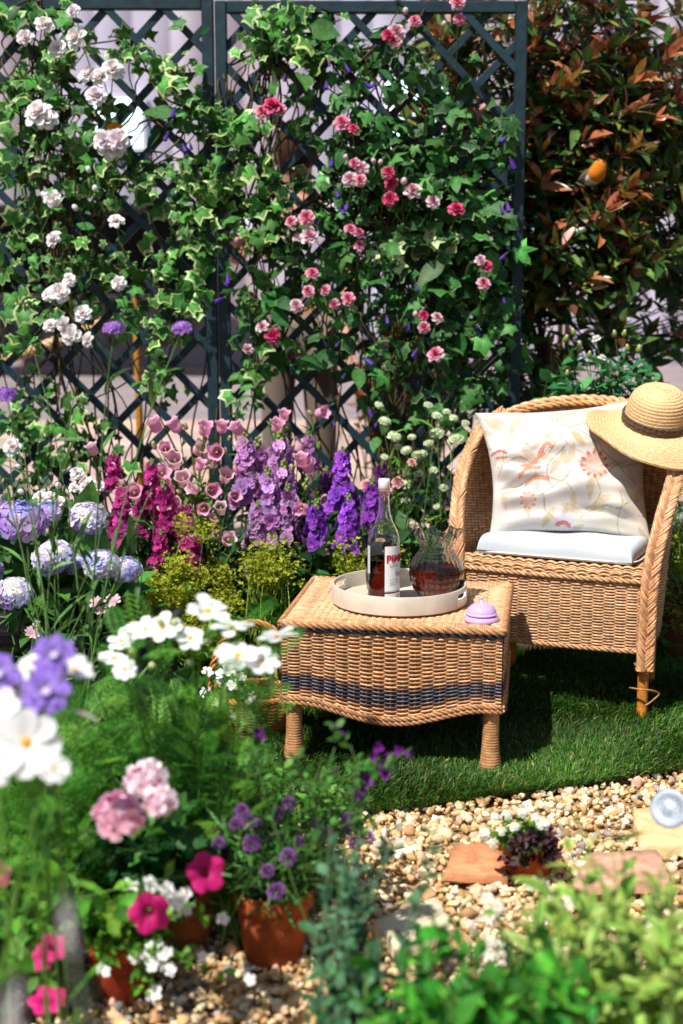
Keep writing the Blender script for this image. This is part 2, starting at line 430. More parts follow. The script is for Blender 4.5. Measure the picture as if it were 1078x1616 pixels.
import bmesh
def ico(sub):
    bm = bmesh.new(); bmesh.ops.create_icosphere(bm, subdivisions=sub, radius=1); V = np.array([v.co[:] for v in bm.verts]); F = [[v.index for v in f.verts] for f in bm.faces]; bm.free(); return V, F
ICOV, ICOF = ico(2)
def pebble_ts(k, V0=None, F0=None):
    out = []; V0 = ICOV if V0 is None else V0; F0 = ICOF if F0 is None else F0
    for s in range(k):
        r = np.random.default_rng(s + 40); V = V0.copy()
        for _ in range(11):                       # chipped facets: flatten against random planes
            d = unit(r.normal(0, 1, 3)); h = r.uniform(.42, .8); p = V @ d; V = V - np.maximum(0, p - h)[:, None] * d * .9
        V *= np.array([r.uniform(.9, 1.25), r.uniform(.75, 1.0), r.uniform(.5, .8)]); out.append(T(V, F0))
    return out
PEB = pebble_ts(7); PEBS = pebble_ts(5, *ico(1))
def gravel():
    o = sheet('gravel_bed', -1.2, 2.2, .9, 4.3, -.012, M_SOIL, lin('#a88a62'))
    n = 11000; X = rng.uniform(-.85, 1.35, n); Y = 2.15 + rng.uniform(0, 1, n) * (yf(X) + .006 - 2.15)
    S = np.exp(rng.normal(math.log(.0108), .32, n)); S = np.clip(S, .006, .027)
    Z = S * .25 + rng.uniform(0, .012, n) - .008
    q = unit(rng.normal(0, 1, (n, 3)) * np.array([.35, .35, 1])); d = unit(np.stack([np.cos(fa := rng.uniform(0, 6.28, n)), np.sin(fa), rng.normal(0, .2, n)], -1))
    M = frames(d, q, S)
    col = mixcol([lin('#dcb988'), lin('#c9a06c'), lin('#e8d2ac'), lin('#b08a5c'), lin('#f0e4cc'), lin('#d3b496'), lin('#a39a90')], [5, 4.0, 4, 2, 1.2, 2.4, .6], n, .04, .14)
    grey = (X < -.2) & (Y < 2.75) & (rng.uniform(0, 1, n) < .28)
    col[grey] = mixcol([lin('#7d766f'), lin('#98908a'), lin('#a98a66')], [2, 2, 2], grey.sum(), .04, .2)
    b = MB(); w = rng.integers(0, len(PEB), n)
    w[S < .0095] = 7 + w[S < .0095] % 5
    for k, t in enumerate(PEB + PEBS): b.inst(t, M[w == k], np.stack([X, Y, Z], -1)[w == k], col[w == k])
    o = b.build('gravel', M_STONE); o['kind'] = 'stuff'; tag(o, 'golden and cream angular gravel in front of the lawn', 'gravel')
gravel()

def slab(name, label, cat, outline, th, z, col, material, seed):
    """flat stone or tile with a chipped outline; outline: ground points (x, y)"""
    r = np.random.default_rng(seed); o = np.array(outline, float); c = o.mean(0); pts = []
    for i in range(len(o)):
        a, b_ = o[i], o[(i + 1) % len(o)]
        for t in np.linspace(0, 1, 8, endpoint=False): pts.append(a + (b_ - a) * t + r.normal(0, .0025, 2))
    pts = np.array(pts); m = len(pts); b = MB()
    rings = []
    for s, zz in ((1.0, 0), (1.0, th * .85), (.975, th), (.6, th), (.25, th)):
        q = c + (pts - c) * s; rings.append(np.column_stack([q, np.full(m, zz)]))
    R = np.array(rings); R[3:, :, 2] += r.normal(0, .0015, (2, m))
    b.grid(R + np.array([0, 0, z]), col, True)
    b.add(np.vstack([R[-1] + [0, 0, z], [c[0], c[1], z + th]]), [[k, (k + 1) % m, m] for k in range(m)], np.broadcast_to(col, (m + 1, 3)))
    return tag(b.build(name, material), label, cat)
def gp(*l): return [G(x, y, .025)[:2] for x, y in l]
M_SLAB = mat('slab_stone', .8, 0, .3, 30, .14, .8, 60, bdist=.004)
slab('stone_slab', 'square cream stone slab lying in gravel under the watering can spout', 'stone slab', gp((1000, 1280), (1090, 1268), (1130, 1335), (1008, 1338)), .03, .002, lin('#e0bd8c'), M_SLAB, 1)
slab('stone_slab', 'pale cream stone slab in gravel behind the grey-green bush', 'stone slab', gp((588, 1456), (690, 1418), (716, 1470), (625, 1502)), .03, .002, lin('#ecd9b6'), M_SLAB, 2)
slab('terracotta_tile', 'orange terracotta tile lying in gravel beside the small pot', 'tile', gp((716, 1338), (790, 1334), (800, 1388), (700, 1382)), .022, .012, lin('#c9885e'), M_CLAY, 3)
slab('terracotta_tile', 'pinkish terracotta tile in gravel behind the pale sage bush', 'tile', gp((930, 1352), (1040, 1346), (1060, 1400), (900, 1404)), .022, .012, lin('#cc9a80'), M_CLAY, 4)
slab('stone_slab', 'tan stone slab at the edge of the bright green bush', 'stone slab', gp((470, 1598), (540, 1580), (560, 1640), (470, 1650)), .03, .0, lin('#d8a066'), M_SLAB, 5)

# paved terrace behind the trellis: every slab its own object
def terrace():
    b = MB(); b.box((0, 12.6, .05), (26, 13.2, .12), lin('#8d8080'))
    o = b.build('terrace', M_PAVE, smooth=False); o['kind'] = 'structure'
    me = []
    for s in range(3):
        m = MB(); m.box((0, 0, 0), (.888, .588, .03), (1, 1, 1), .006); me.append(m.mesh('paving_slab', M_PAVE, False))
    for j in range(9):
        for i in range(-6, 6):
            y = 6.4 + j * .6; x = (i + .5 * (j % 2)) * .9
            if abs(x) > y * .27 + .5: continue
            link('paving_slab', me[(i + j) % 3], o, Matrix.Translation((x, y, .118 + .002 * ((i * 7 + j * 3) % 3))), color=vary(lin('#b89e90'), 1, .04, .14)[0])
terrace()

# ------------------------------------------------------------------ background wall, windows, stall
def wall():
    t = thing('marquee_wall', 'pleated lilac-grey marquee wall far behind the trellis', 'wall', (0, 18, .1))
    b = MB(); x = np.linspace(-9, 9, 721); f = .07 * np.abs(np.sin(x * math.pi / .42 + .5 * np.sin(x * 1.3))) ** .7
    Z = np.array([.1, 3, 6.2]); b.grid(np.stack([np.broadcast_to(x, (3, 721)), np.broadcast_to(18 - f, (3, 721)), np.broadcast_to(Z[:, None], (3, 721))], -1), np.broadcast_to((lin('#b4aab8') * (1 + .16 * np.sin(x * 2.1 + 1)[:, None] * np.array([.6, 1, 1.3]) + .12 * np.sin(x * 5.3)[:, None])), (3, 721, 3)))
    b.build('lining', M_WALL, t)
    for x0, w, z0, h in ((-2.72, .62, 2.75, .62), (1.02, 1.0, 2.7, .9), (-6.2, .8, 2.7, .8)):
        m = MB()
        for c, s in (((x0, 17.87, z0), (w + .1, .06, .05)), ((x0, 17.87, z0 + h), (w + .1, .06, .05)), ((x0, 17.87, z0 + h * .5), (w, .05, .04)), ((x0 - w / 2, 17.87, z0 + h / 2), (.05, .062, h)), ((x0 + w / 2, 17.87, z0 + h / 2), (.05, .062, h))):
            m.box(c, s, lin('#dcdde0'))
        f_ = m.build('window', M_PALEWOOD, t, smooth=False)
        m = MB(); m.box((x0, 17.885, z0 + h / 2), (w - .03, .01, h - .03)); m.build('pane', M_LIT, f_, smooth=False)
wall()
def stall():
    t = thing('market_stall', 'dark cloth-draped stall with posts and roof against the marquee wall', 'stall', (-2.6, 16.6, .11))
    x0, x1, y0, y1 = -4.6, -1.35, 16.0, 17.2
    b = MB(); b.box(((x0 + x1) / 2, (y0 + y1) / 2, 1.0), (x1 - x0, y1 - y0, .06), lin('#2a2220'), .01); b.build('counter', M_WOOD, t, smooth=False)
    b = MB(); x = np.linspace(x0 + .02, x1 - .02, 160); y = y0 + .05 + .035 * np.sin(x * 22)
    b.grid(np.stack([np.stack([x, y, np.full_like(x, z)], -1) for z in (.45, .7, .97)]), lin('#191618')); b.build('skirt', M_CLOTH, t)
    b = MB(); b.box(((x0 + x1) / 2, y1 - .02, 1.3), (x1 - x0, .03, 1.5), lin('#151416')); b.build('back_panel', M_CLOTH, t, smooth=False)
    for x in (x0 + .04, x1 - .04):
        for y in (y0 + .12, y1 - .08):
            b = MB(); b.box((x, y, 1.05), (.07, .07, 1.88), lin('#241f1e'), .008); b.build('post', M_WOOD, t, smooth=False)
    b = MB(); b.box(((x0 + x1) / 2, (y0 + y1) / 2, 1.98), (x1 - x0 + .2, y1 - y0 + .2, .07), lin('#1c1a1c'), .02); b.build('roof', M_CLOTH, t, smooth=False)
stall()
# ropes and canes behind the trellis
def rope(mb, path, R, r, pitch, col, k=3):
    path = resample(np.asarray(path, float), max(30, int(np.linalg.norm(np.diff(path, axis=0), axis=1).sum() / pitch * 12)))
    L = np.concatenate([[0], np.cumsum(np.linalg.norm(np.diff(path, axis=0), axis=1))])
    t = unit(np.gradient(path, axis=0)); ref = np.eye(3)[np.argmin(np.abs(t).mean(0))]; n = unit(np.cross(t, ref)); b = np.cross(t, n)
    for j in range(k):
        a = L / pitch * 2 * math.pi + j * 2 * math.pi / k
        c = np.asarray(col, float) * (1 + .12 * (j - 1))
        mb.tube(path + R * (np.cos(a)[:, None] * n + np.sin(a)[:, None] * b), r, 6, c)
def rope_thing(pa, pb, sag, label):
    a, c = pa, pb; m = (a + c) / 2; m[2] -= sag; b = MB(); rope(b, bez(a, m, c, 40), .013, .014, .09, lin('#caa67c'))
    tag(b.build('rope', M_STRAW), label, 'rope')
rope_thing(P(-60, 588, 6.5), P(212, 488, 6.5), .03, 'thick twisted beige rope strung behind the trellis beside the white roses')
rope_thing(P(893, 470, 7.0), P(1150, 590, 7.0), .06, 'brown twisted rope strung behind the shrub beyond the chair')
def cane(px, y0, Y, r, label, gz=.11):
    top = P(px, y0, Y); b = MB(); n = 28; z = np.linspace(gz, top[2], n)
    rr = r * (1 + .12 * (np.arange(n) % 7 == 0)); b.tube(np.column_stack([np.full(n, top[0]) + .004 * np.sin(z * 3), np.full(n, top[1]), z]), rr, 8, lin('#b07a2c')); tag(b.build('bamboo_cane', M_STEM), label, 'cane')
cane(214, 470, 6.5, .016, 'upright golden bamboo cane holding the beige rope behind the left trellis')
cane(886, 455, 7.0, .013, 'thin golden bamboo cane behind the small rose bush')
cane(897, 450, 7.05, .013, 'second golden bamboo cane right beside the brown rope')

# ------------------------------------------------------------------ trellis panels
TY = 5.6; GREEN = lin('#1b323b')
def trellis(label, x0, x1, ztop, ph):
    t = thing('trellis', label, 'trellis', ((x0 + x1) / 2, TY, 0), 'trellis panels'); zb = .3; w = .044
    def part(name, c, s, cc): b = MB(); b.box(c, s, cc, .004); b.build(name, M_WOOD, t, smooth=False)
    for x in (x0 + w / 2, x1 - w / 2): part('post', (x, TY, ztop / 2 - .01), (w, .048, ztop + .02), GREEN * rng.uniform(.85, 1.15))
    part('rail', ((x0 + x1) / 2, TY, ztop - .022), (x1 - x0 - 2 * w, .042, .044), GREEN); part('rail', ((x0 + x1) / 2, TY, zb), (x1 - x0 - 2 * w, .042, .044), GREEN)
    X0, X1, Z0, Z1 = x0 + w * .8, x1 - w * .8, zb, ztop - .03
    for sg, yy in ((1, TY + .0085), (-1, TY - .0085)):
        c = -8.0 + ph * (1 if sg > 0 else .37)
        while c < 8:
            # line z = sg*x*1.03 + c clipped to the panel
            pts = []
            k = sg * 1.03
            for X in (X0, X1):
                z = k * X + c
                if Z0 <= z <= Z1: pts.append((X, z))
            for Z in (Z0, Z1):
                x = (Z - c) / k
                if X0 < x < X1: pts.append((x, Z))
            if len(pts) >= 2:
                a, b_ = np.array(pts[0]), np.array(pts[1]); L = np.linalg.norm(b_ - a)
                if L > .06:
                    m = (a + b_) / 2; ang = math.atan2(b_[1] - a[1], b_[0] - a[0]); mb = MB()
                    mb.box((m[0], yy, m[1]), (L, .015, .029), GREEN * rng.uniform(.8, 1.25), .002, rot('y', -ang)); mb.build('slat', M_WOOD, t, smooth=False)
            c += .224
trellis('dark blue-green diagonal trellis panel hung with white roses', -1.72, -.482, 2.375, .05)
trellis('dark blue-green diagonal trellis panel hung with pink roses', -.476, .70, 2.362, .12)
# ------------------------------------------------------------------ wicker
CANE = lin('#b9865a'); CANE_D = lin('#9a6430'); NAVY = lin('#1d2433')
def weave(mb, pos, nrm, zvals, urange, stakes, r, amp, colf, seg=4, sides=4, flat=.75):
    """rows of cane woven over and under evenly spaced stakes. pos(u, z)->(n,3), nrm(u, z)->(n,3)"""
    for j, z in enumerate(zvals):
        u0, u1 = urange(z)
        if u1 - u0 < .02: continue
        n = max(6, int(stakes * seg * (u1 - u0))); u = np.linspace(u0, u1, n)
        p, N = pos(u, z), nrm(u, z)
        off = amp * np.cos(math.pi * stakes * u + math.pi * j) + amp * .12 * rng.normal()
        mb.tube(p + N * off[:, None], r * (1 + .06 * rng.normal()), sides, colf(u, z, j), N, flat, cap=False)
def stakes_tubes(mb, pos, nrm, zr, n, r, col, k=7):
    for i in range(n):
        u = (i + .0) / n
        if u <= 0: continue
        z0, z1 = zr(u)
        if z1 - z0 < .01: continue
        z = np.linspace(z0, z1, k); p = np.vstack([pos(np.array([u]), zz) for zz in z]); mb.tube(p, r, 5, col, None, 1, False)
def rowcol(base, v=.16):
    def f(u, z, j):
        c = base * math.exp(rng.normal(0, v)); return np.clip(np.tile(c, (len(u), 1)) * (1 + .12 * np.sin(u * 37 + j * 2.1) + .06 * rng.normal(0, 1, len(u)))[:, None], 0, 1)
    return f
def braid(mb, path, nrm, W, D, period, canes, r, col, k=3):
    """flat plait of k strands, each of several canes, along a path"""
    L0 = np.linalg.norm(np.diff(path, axis=0), axis=1).sum(); n = max(40, int(L0 / period * 16)); both = resample(np.hstack([path, nrm]), n)
    # resample by path length only
    d = np.concatenate([[0], np.cumsum(np.linalg.norm(np.diff(path, axis=0), axis=1))]); tt = np.linspace(0, d[-1], n)
    p = np.stack([np.interp(tt, d, path[:, i]) for i in range(3)], -1); N = unit(np.stack([np.interp(tt, d, nrm[:, i]) for i in range(3)], -1))
    t = unit(np.gradient(p, axis=0)); B = unit(np.cross(t, N)); N = np.cross(B, t)
    for s in range(k):
        for c in range(canes):
            o = (c - (canes - 1) / 2) * r * 2.3
            a = (tt - o) / period * 2 * math.pi + s * 2 * math.pi / k
            q = p + B * (W * np.sin(a))[:, None] + N * (D * np.sin(2 * a))[:, None] + N * (.35 * r * rng.normal())
            cc = col * math.exp(rng.normal(0, .14)) * np.ones((n, 1)) * (1 + .08 * np.sin(tt * 90 + c * 3))[:, None]
            mb.tube(q, r, 5, np.clip(cc, 0, 1), N, .8, True)

# ---- table
TBL = thing('wicker_table', 'square brown wicker side table with navy woven bands and scalloped apron', 'table', (.176, 4.035, .02), rz=math.radians(-8.5))
W_, D_, TH_ = .605, .56, .405
def table():
    hw, hd = W_ / 2, D_ / 2
    def sc(u): return .048 * np.clip(np.cos((u - .5) * math.pi * 1.25), 0, 1) ** 1.5   # scallop
    sides_ = [((-hw, -hd), (hw, -hd), (0, -1)), ((hw, -hd), (hw, hd), (1, 0)), ((hw, hd), (-hw, hd), (0, 1)), ((-hw, hd), (-hw, -hd), (-1, 0))]
    top, low = TH_ - .02, TH_ - .215
    for si, (a, c, nn) in enumerate(sides_):
        a, c = np.array(a), np.array(c); mb = MB()
        def pos(u, z, a=a, c=c):
            v = (top - z) / (top - low); zz = top - v * (top - (low - sc(u))); q = a + (c - a) * u[:, None]; return np.column_stack([q, zz])
        def nrm(u, z, nn=nn): return np.tile([nn[0], nn[1], 0.0], (len(u), 1))
        n = 43; zs = np.linspace(top, low, n)
        def colf(u, z, j):
            v = (top - z) / (top - low)
            if v < .04: b_ = NAVY
            elif .71 < v < .85: b_ = NAVY * 1.5 + CANE * .04
            elif .66 < v <= .71 or .85 <= v < .90: b_ = lin('#5a3a30')
            else: b_ = CANE * (1.05 if (j // 2) % 3 else .85) * rng.uniform(.85, 1.12)
            return rowcol(b_, .17)(u, z, j)
        st = 18
        weave(mb, pos, nrm, zs, lambda z: (0.0, 1.0), st, .0041, .0036, colf, seg=5, flat=.55)
        o = mb.build('apron', M_WICKER, TBL); local(TBL, o)
        mb = MB(); stakes_tubes(mb, pos, nrm, lambda u: (low, top), st, .004, CANE_D * .8); o = mb.build('stake', M_WICKER, TBL); local(TBL, o)
        mb = MB(); u = np.linspace(0, 1, 60); nv = nrm(u, 0)
        for dz, rr in ((-.004, .006), (-.016, .006)):
            p = pos(u, low) + np.array([0, 0, dz]) + nv * .002; rope(mb, p, .0045, .0042, .05, CANE * .85, 3)
        o = mb.build('lower_edge', M_WICKER, TBL); local(TBL, o)
    mb = MB(); q = .004
    per = np.array([(-hw - q, -hd - q), (hw + q, -hd - q), (hw + q, hd + q), (-hw - q, hd + q), (-hw - q, -hd - q)])
    pr = resample(per, 300)
    rope(mb, np.column_stack([pr, np.full(300, TH_ - .008)]), .006, .0052, .06, CANE * .95, 3)
    rope(mb, np.column_stack([pr * 1.0, np.full(300, TH_ - .021)]), .004, .004, .05, NAVY * 1.3, 2)
    o = mb.build('edge_braid', M_WICKER, TBL); local(TBL, o)
    # top: wrapped border and woven centre
    mb = MB(); bw = .052
    def strand(p0, p1, c):
        t = np.linspace(0, 1, 5)[:, None]; p = p0 * (1 - t) + p1 * t; p[:, 2] += np.array([-.006, .001, .002, .001, -.006]); mb.tube(p, .0027, 4, c, None, 1, False)
    for (a, c, nn) in sides_:
        a, c = np.array(a), np.array(c); L = np.linalg.norm(c - a); n = int(L / .0049)
        for i in range(n):
            f = (i + .5) / n; e = a + (c - a) * f; dd = min(f, 1 - f) * L; w = min(bw, dd + .001); inn = e - np.array(nn) * w
            strand(np.array([*e, TH_]), np.array([*inn, TH_]), np.clip(lin('#dcae80') * math.exp(rng.normal(0, .12)), 0, 1))
    o = mb.build('top_border', M_WICKER, TBL); local(TBL, o)
    mb = MB(); iw, idp = hw - bw + .006, hd - bw + .006
    def tp(u, y): return np.column_stack([-iw + 2 * iw * u, np.full(len(u), y), np.full(len(u), TH_ - .0065)])
    def tn(u, y): return np.tile([0, 0, 1.0], (len(u), 1))
    weave(mb, tp, tn, np.linspace(-idp, idp, 92), lambda z: (0, 1), 26, .0041, .003, rowcol(lin('#d4a274'), .12))
    o = mb.build('top_weave', M_WICKER, TBL); local(TBL, o)
    mb = MB(); mb.box((0, 0, TH_ - .022), (W_ - .012, D_ - .012, .016), lin('#7a5026')); o = mb.build('top_board', M_WICKER, TBL, smooth=False); local(TBL, o)
    for sx in (-1, 1):
        for sy in (-1, 1):
            mb = MB(); z = np.linspace(0, TH_ - .03, 150); r = .021 + .009 * np.clip((.10 - z) / .10, 0, 1) ** 1.6 + .003 * (z > .015) * 0
            r = r + .0026 * np.abs(np.sin(z * math.pi / .0078)) - .003 * (z < .006)
            prof = np.column_stack([r, z]); cc = np.clip(CANE[None] * np.exp(rng.normal(0, .10, (150, 1))) * (.75 + .35 * np.abs(np.sin(z * math.pi / .0078))[:, None]), 0, 1)
            mb.lathe(prof, 20, cc, (sx * (hw - .028), sy * (hd - .03), 0)); o = mb.build('leg', M_WICKER, TBL); local(TBL, o)
table()
TTOP = .02 + TH_ + .003

# ---- tray with two hand slots
def eval_mesh(o):
    dg = bpy.context.evaluated_depsgraph_get(); dg.update(); return bpy.data.meshes.new_from_object(o.evaluated_get(dg))
TRC = np.array([.168, 4.03]); TR = .196
def tray():
    t = thing('serving_tray', 'round pale wooden tray with slotted handles on the wicker table', 'tray', (TRC[0], TRC[1], TTOP), rz=math.radians(-22))
    b = MB(); b.lathe([(0.0001, 0), (TR - .004, 0), (TR, .003), (TR, .052), (TR - .002, .0545), (TR - .006, .0545), (TR - .008, .052), (TR - .008, .010), (TR - .010, .009), (.0001, .009)], 96, lin('#c6baa8'))
    ring = b.build('tray_body', M_PALEWOOD, t); local(t, ring)
    cb = MB()
    for s in (-1, 1):
        R = []
        for k in range(24):
            a = k / 24 * 2 * math.pi; sx = .033 * (1 if math.cos(a) > 0 else -1) if True else 0
            R.append((sx + .009 * math.cos(a), .033 + .009 * math.sin(a)))
        R = np.array(R)
        p = np.stack([np.column_stack([np.full(24, s * (TR - .03)), R[:, 0], R[:, 1]]), np.column_stack([np.full(24, s * (TR + .03)), R[:, 0], R[:, 1]])])
        cb.grid(p, (1, 1, 1), True)
        n0 = cb.n
        for e in range(2): cb.add(np.vstack([p[e], p[e].mean(0)]), [[k, (k + 1) % 24, 24] for k in range(24)])
    me = cb.mesh('cut', M_PALEWOOD, False); bm = bmesh.new(); bm.from_mesh(me); bmesh.ops.remove_doubles(bm, verts=bm.verts, dist=1e-5); bmesh.ops.recalc_face_normals(bm, faces=bm.faces); bm.to_mesh(me); bm.free()
    rm = ring.data; bm = bmesh.new(); bm.from_mesh(rm); bmesh.ops.remove_doubles(bm, verts=bm.verts, dist=3e-4); bmesh.ops.holes_fill(bm, edges=bm.edges, sides=0); bmesh.ops.recalc_face_normals(bm, faces=bm.faces); bm.to_mesh(rm); bm.free()
    co = bpy.data.objects.new('cut', me); COL.objects.link(co); co.matrix_world = t.matrix_basis
    md = ring.modifiers.new('b', 'BOOLEAN'); md.operation = 'DIFFERENCE'; md.object = co; md.solver = 'EXACT'
    bpy.context.view_layer.update()
    nm = eval_mesh(ring); ring.modifiers.clear(); ring.data = nm; bpy.data.objects.remove(co)
    try: nm.set_sharp_from_angle(angle=math.radians(40))
    except Exception: pass
tray()
ZT = TTOP + .0095

# ---- bottle
def text_mesh(body, size, bold=0.0, align='LEFT'):
    cu = bpy.data.curves.new('txt', 'FONT'); cu.body = body; cu.size = size; cu.align_x = align; cu.offset = bold; cu.resolution_u = 3; cu.fill_mode = 'FRONT'
    o = bpy.data.objects.new('txt', cu); COL.objects.link(o); bpy.context.view_layer.update(); me = eval_mesh(o)
    V = np.array([v.co[:] for v in me.vertices]); F = []
    me.calc_loop_triangles(); F = [list(t.vertices) for t in me.loop_triangles]; bpy.data.objects.remove(o); bpy.data.meshes.remove(me); return V, F
def bottle():
    c = np.array([.121, 3.985, ZT]); t = thing('liqueur_bottle', 'half full clear bottle with white label, red lettering and white screw cap', 'bottle', c)
    R = .0455; out = [(.0001, 0.004), (R - .012, .002), (R - .003, 0), (R, .004), (R, .175), (R - .001, .19), (R - .008, .212), (R - .020, .235), (.0175, .262), (.0155, .285), (.0150, .312), (.0165, .3135), (.0165, .318), (.015, .32), (.0145, .345)]
    out = np.array(out); op = np.vstack([out[:4], out[4:5], catmull(out[4:11], 24)[1:], out[11:]])
    inn = [(.0118, .345), (.0120, .312), (.0130, .285), (.0148, .262), (R - .023, .234), (R - .0108, .211), (R - .0038, .19), (R - .003, .174), (R - .003, .009), (R - .014, .0075), (.0001, .010)]
    b = MB(); b.lathe(np.vstack([op, inn]), 48, (1, 1, 1), c); b.build('glass', M_GLASS, t)
    b = MB(); ri = R - .0027; b.lathe([(.0001, .0085), (R - .0145, .0068), (ri, .0085), (ri, .124), (.0001, .124)], 48, (1, 1, 1), c); b.build('liqueur', M_DRINK, t)
    b = MB(); cp = [(.0001, .356), (.0150, .356), (.0165, .3545), (.0168, .345), (.0168, .322), (.0160, .3215), (.0001, .322)]; cc = np.array([lin('#f2f1f2')] * 7)
    b.lathe(cp, 40, cc, c); cap = b.build('cap', M_PLASTIC, t)
    b = MB()
    for z, w, cl in ((.3255, .0016, '#b01c2c'), (.3300, .0008, '#b01c2c'), (.3210 - .004, .0022, '#a01828')):
        b.lathe([(.0169, z), (.0171, z), (.0171, z + w), (.0169, z + w)], 40, lin(cl), c)
    b.build('red_stripe', M_PAPER, cap)
    def arc(name, a0, a1, z0, z1, r, col, parent, m=M_PAPER):
        b = MB(); a = np.linspace(math.radians(a0), math.radians(a1), 30); p = np.stack([np.column_stack([c[0] + r * np.sin(a), c[1] - r * np.cos(a), np.full(30, c[2] + z)]) for z in np.linspace(z0, z1, 4)])
        b.grid(p, col); return b.build(name, m, parent)
    lab = arc('label', 2, 118, .036, .168, R + .0005, lin('#efeaea'), t)
    # shoulders of the label, lower strip
    arc('lower_label', 2, 118, .008, .031, R + .0005, lin('#e6e2e2'), t); arc('label_line', 3, 117, .0375, .0385, R + .0009, lin('#8a2a34'), lab)
    arc('back_label', 185, 300, .085, .165, R + .0005, lin('#cfcfd6'), t)
    def wrap(body, size, a0, z, colr, bold, name):
        V, F = text_mesh(body, size, bold); a = math.radians(a0) + V[:, 0] / R; b = MB()
        b.add(np.column_stack([c[0] + (R + .0019) * np.sin(a), c[1] - (R + .0019) * np.cos(a), c[2] + z + V[:, 1]]), F, colr); b.build(name, M_PAPER, lab)
    wrap("PIMM'S", .030, 7, .122, lin('#b5122a'), .0009, 'lettering')
    wrap("No 1", .020, 44, .080, lin('#8a8f9c'), .0003, 'lettering')
    for k, (z, w) in enumerate(((.113, 34), (.108, 40), (.070, 38), (.062, 44), (.056, 30))): arc('small_print', 20, 20 + w, z, z + .0016, R + .0012, lin('#a9a4a8'), lab)
    b = MB(); a = math.radians(60); V, F = [], []
    for k in range(20): q = 2 * math.pi * k / 20; aa = a + .007 * math.cos(q) / R; V.append((c[0] + (R + .0012) * math.sin(aa), c[1] - (R + .0012) * math.cos(aa), c[2] + .0195 + .007 * math.sin(q)))
    V.append((c[0] + (R + .0012) * math.sin(a), c[1] - (R + .0012) * math.cos(a), c[2] + .0195)); b.add(V, [[k, (k + 1) % 20, 20] for k in range(20)], lin('#c3a48c')); b.build('seal', M_PAPER, lab)
bottle()

# ---- jug of drink, ball shaped with crimped lip
def jug():
    c = np.array([.277, 4.06, ZT]); t = thing('glass_jug', 'round crackled glass jug with crimped lip half full of brown drink', 'jug', c)
    prof = np.array([(.048, .001), (.055, .006), (.070, .028), (.079, .060), (.077, .088), (.066, .112), (.054, .128), (.049, .140), (.050, .155), (.056, .172), (.062, .185)])
    pp = catmull(prof, 60); inn = pp.copy(); inn[:, 0] -= .0036; inn[0] = (.044, .006)
    def wob(r, z, a):
        f = np.clip((z - .135) / .05, 0, 1); r = r + f * .006 * np.sin(a * 7) + f * .018 * np.exp(-((np.mod(a - math.radians(20) + math.pi, 2 * math.pi) - math.pi) / .35) ** 2)
        z = z + f * .010 * np.cos(a * 7 + .6) + f * .012 * np.exp(-((np.mod(a - math.radians(20) + math.pi, 2 * math.pi) - math.pi) / .4) ** 2)
        g = np.where((z > .01) & (z < .125), 1, 0); r = r + g * .0022 * (np.sin(a * 13 + z * 150) * np.sin(a * 13 - z * 150)) + .0016 * np.sin(z * 700) * ((z > .098) & (z < .15))
        return r, z
    b = MB(); b.lathe(np.vstack([[(.0001, .003)], pp, inn[::-1], [(.0001, .006)]]), 112, (1, 1, 1), c, wob); b.build('glass', M_CUT, t)
    z = np.linspace(.0065, .082, 18); r = np.interp(z, inn[:, 1], inn[:, 0]) + .0006
    b = MB(); b.lathe(np.vstack([[(.0001, .0065)], np.column_stack([r, z]), [(.0001, .082)]]), 64, (1, 1, 1), c); b.build('drink', M_DRINK, t)
    a = np.linspace(0, math.pi, 24); p = np.column_stack([c[0] + .055 + .045 * np.sin(a), np.full(24, c[1] + .03), c[2] + .10 + .055 * np.cos(a)]); M = rot('z', .9)
    p = (p - c) @ M.T + c; b = MB(); b.tube(p, .0065, 12); b.build('handle', M_GLASS, t)
jug()
def tumbler(x, y, s, lab):
    c = np.array([x, y, ZT]); t = thing('drinking_glass', lab, 'glass', c)
    o = np.array([(.0001, 0), (.030, 0), (.033, .004), (.038, .06), (.046, .12), (.052, .158)]) * s; i = np.array([(.050, .158), (.044, .12), (.036, .06), (.031, .012), (.0001, .010)]) * s
    b = MB(); b.lathe(np.vstack([o, i]), 40, (1, 1, 1), c); b.build('glass', M_GLASS, t)
    b = MB(); b.lathe(np.array([(.0001, .0105), (.0303, .0125), (.0355, .06), (.0405, .095), (.0001, .095)]) * s, 40, (1, 1, 1), c); b.build('drink', M_DRINK, t)
tumbler(.108, 4.135, 1.0, 'tall clear tumbler of brown drink behind the labelled bottle')

def bell():
    c = np.array([.385, 3.80, TTOP - .001]); t = thing('desk_bell', 'lavender enamel desk bell on the corner of the wicker table', 'bell', c)
    lv = lin('#c9a3d6'); b = MB(); b.lathe([(.0001, 0), (.047, 0), (.049, .003), (.0485, .008), (.044, .013), (.036, .017), (.034, .021), (.0001, .021)], 48, lv, c); b.build('base', M_PLASTIC, t)
    d = [(.040, .020)] + [(.041 * math.cos(a), .022 + .030 * math.sin(a)) for a in np.linspace(.0, math.pi / 2 - .01, 14)]
    b = MB(); b.lathe([(.0425, .0185), (.043, .0205), (.0415, .0225)] + d[1:], 48, lv * 1.08, c); b.build('dome', M_PLASTIC, t)
    b = MB(); b.lathe([(.005, .051), (.005, .056), (.0035, .057), (.0035, .062), (.0055, .063), (.0055, .066), (.0001, .068)], 16, (.75, .75, .78), c); b.build('button', M_ZINC, t)
bell()

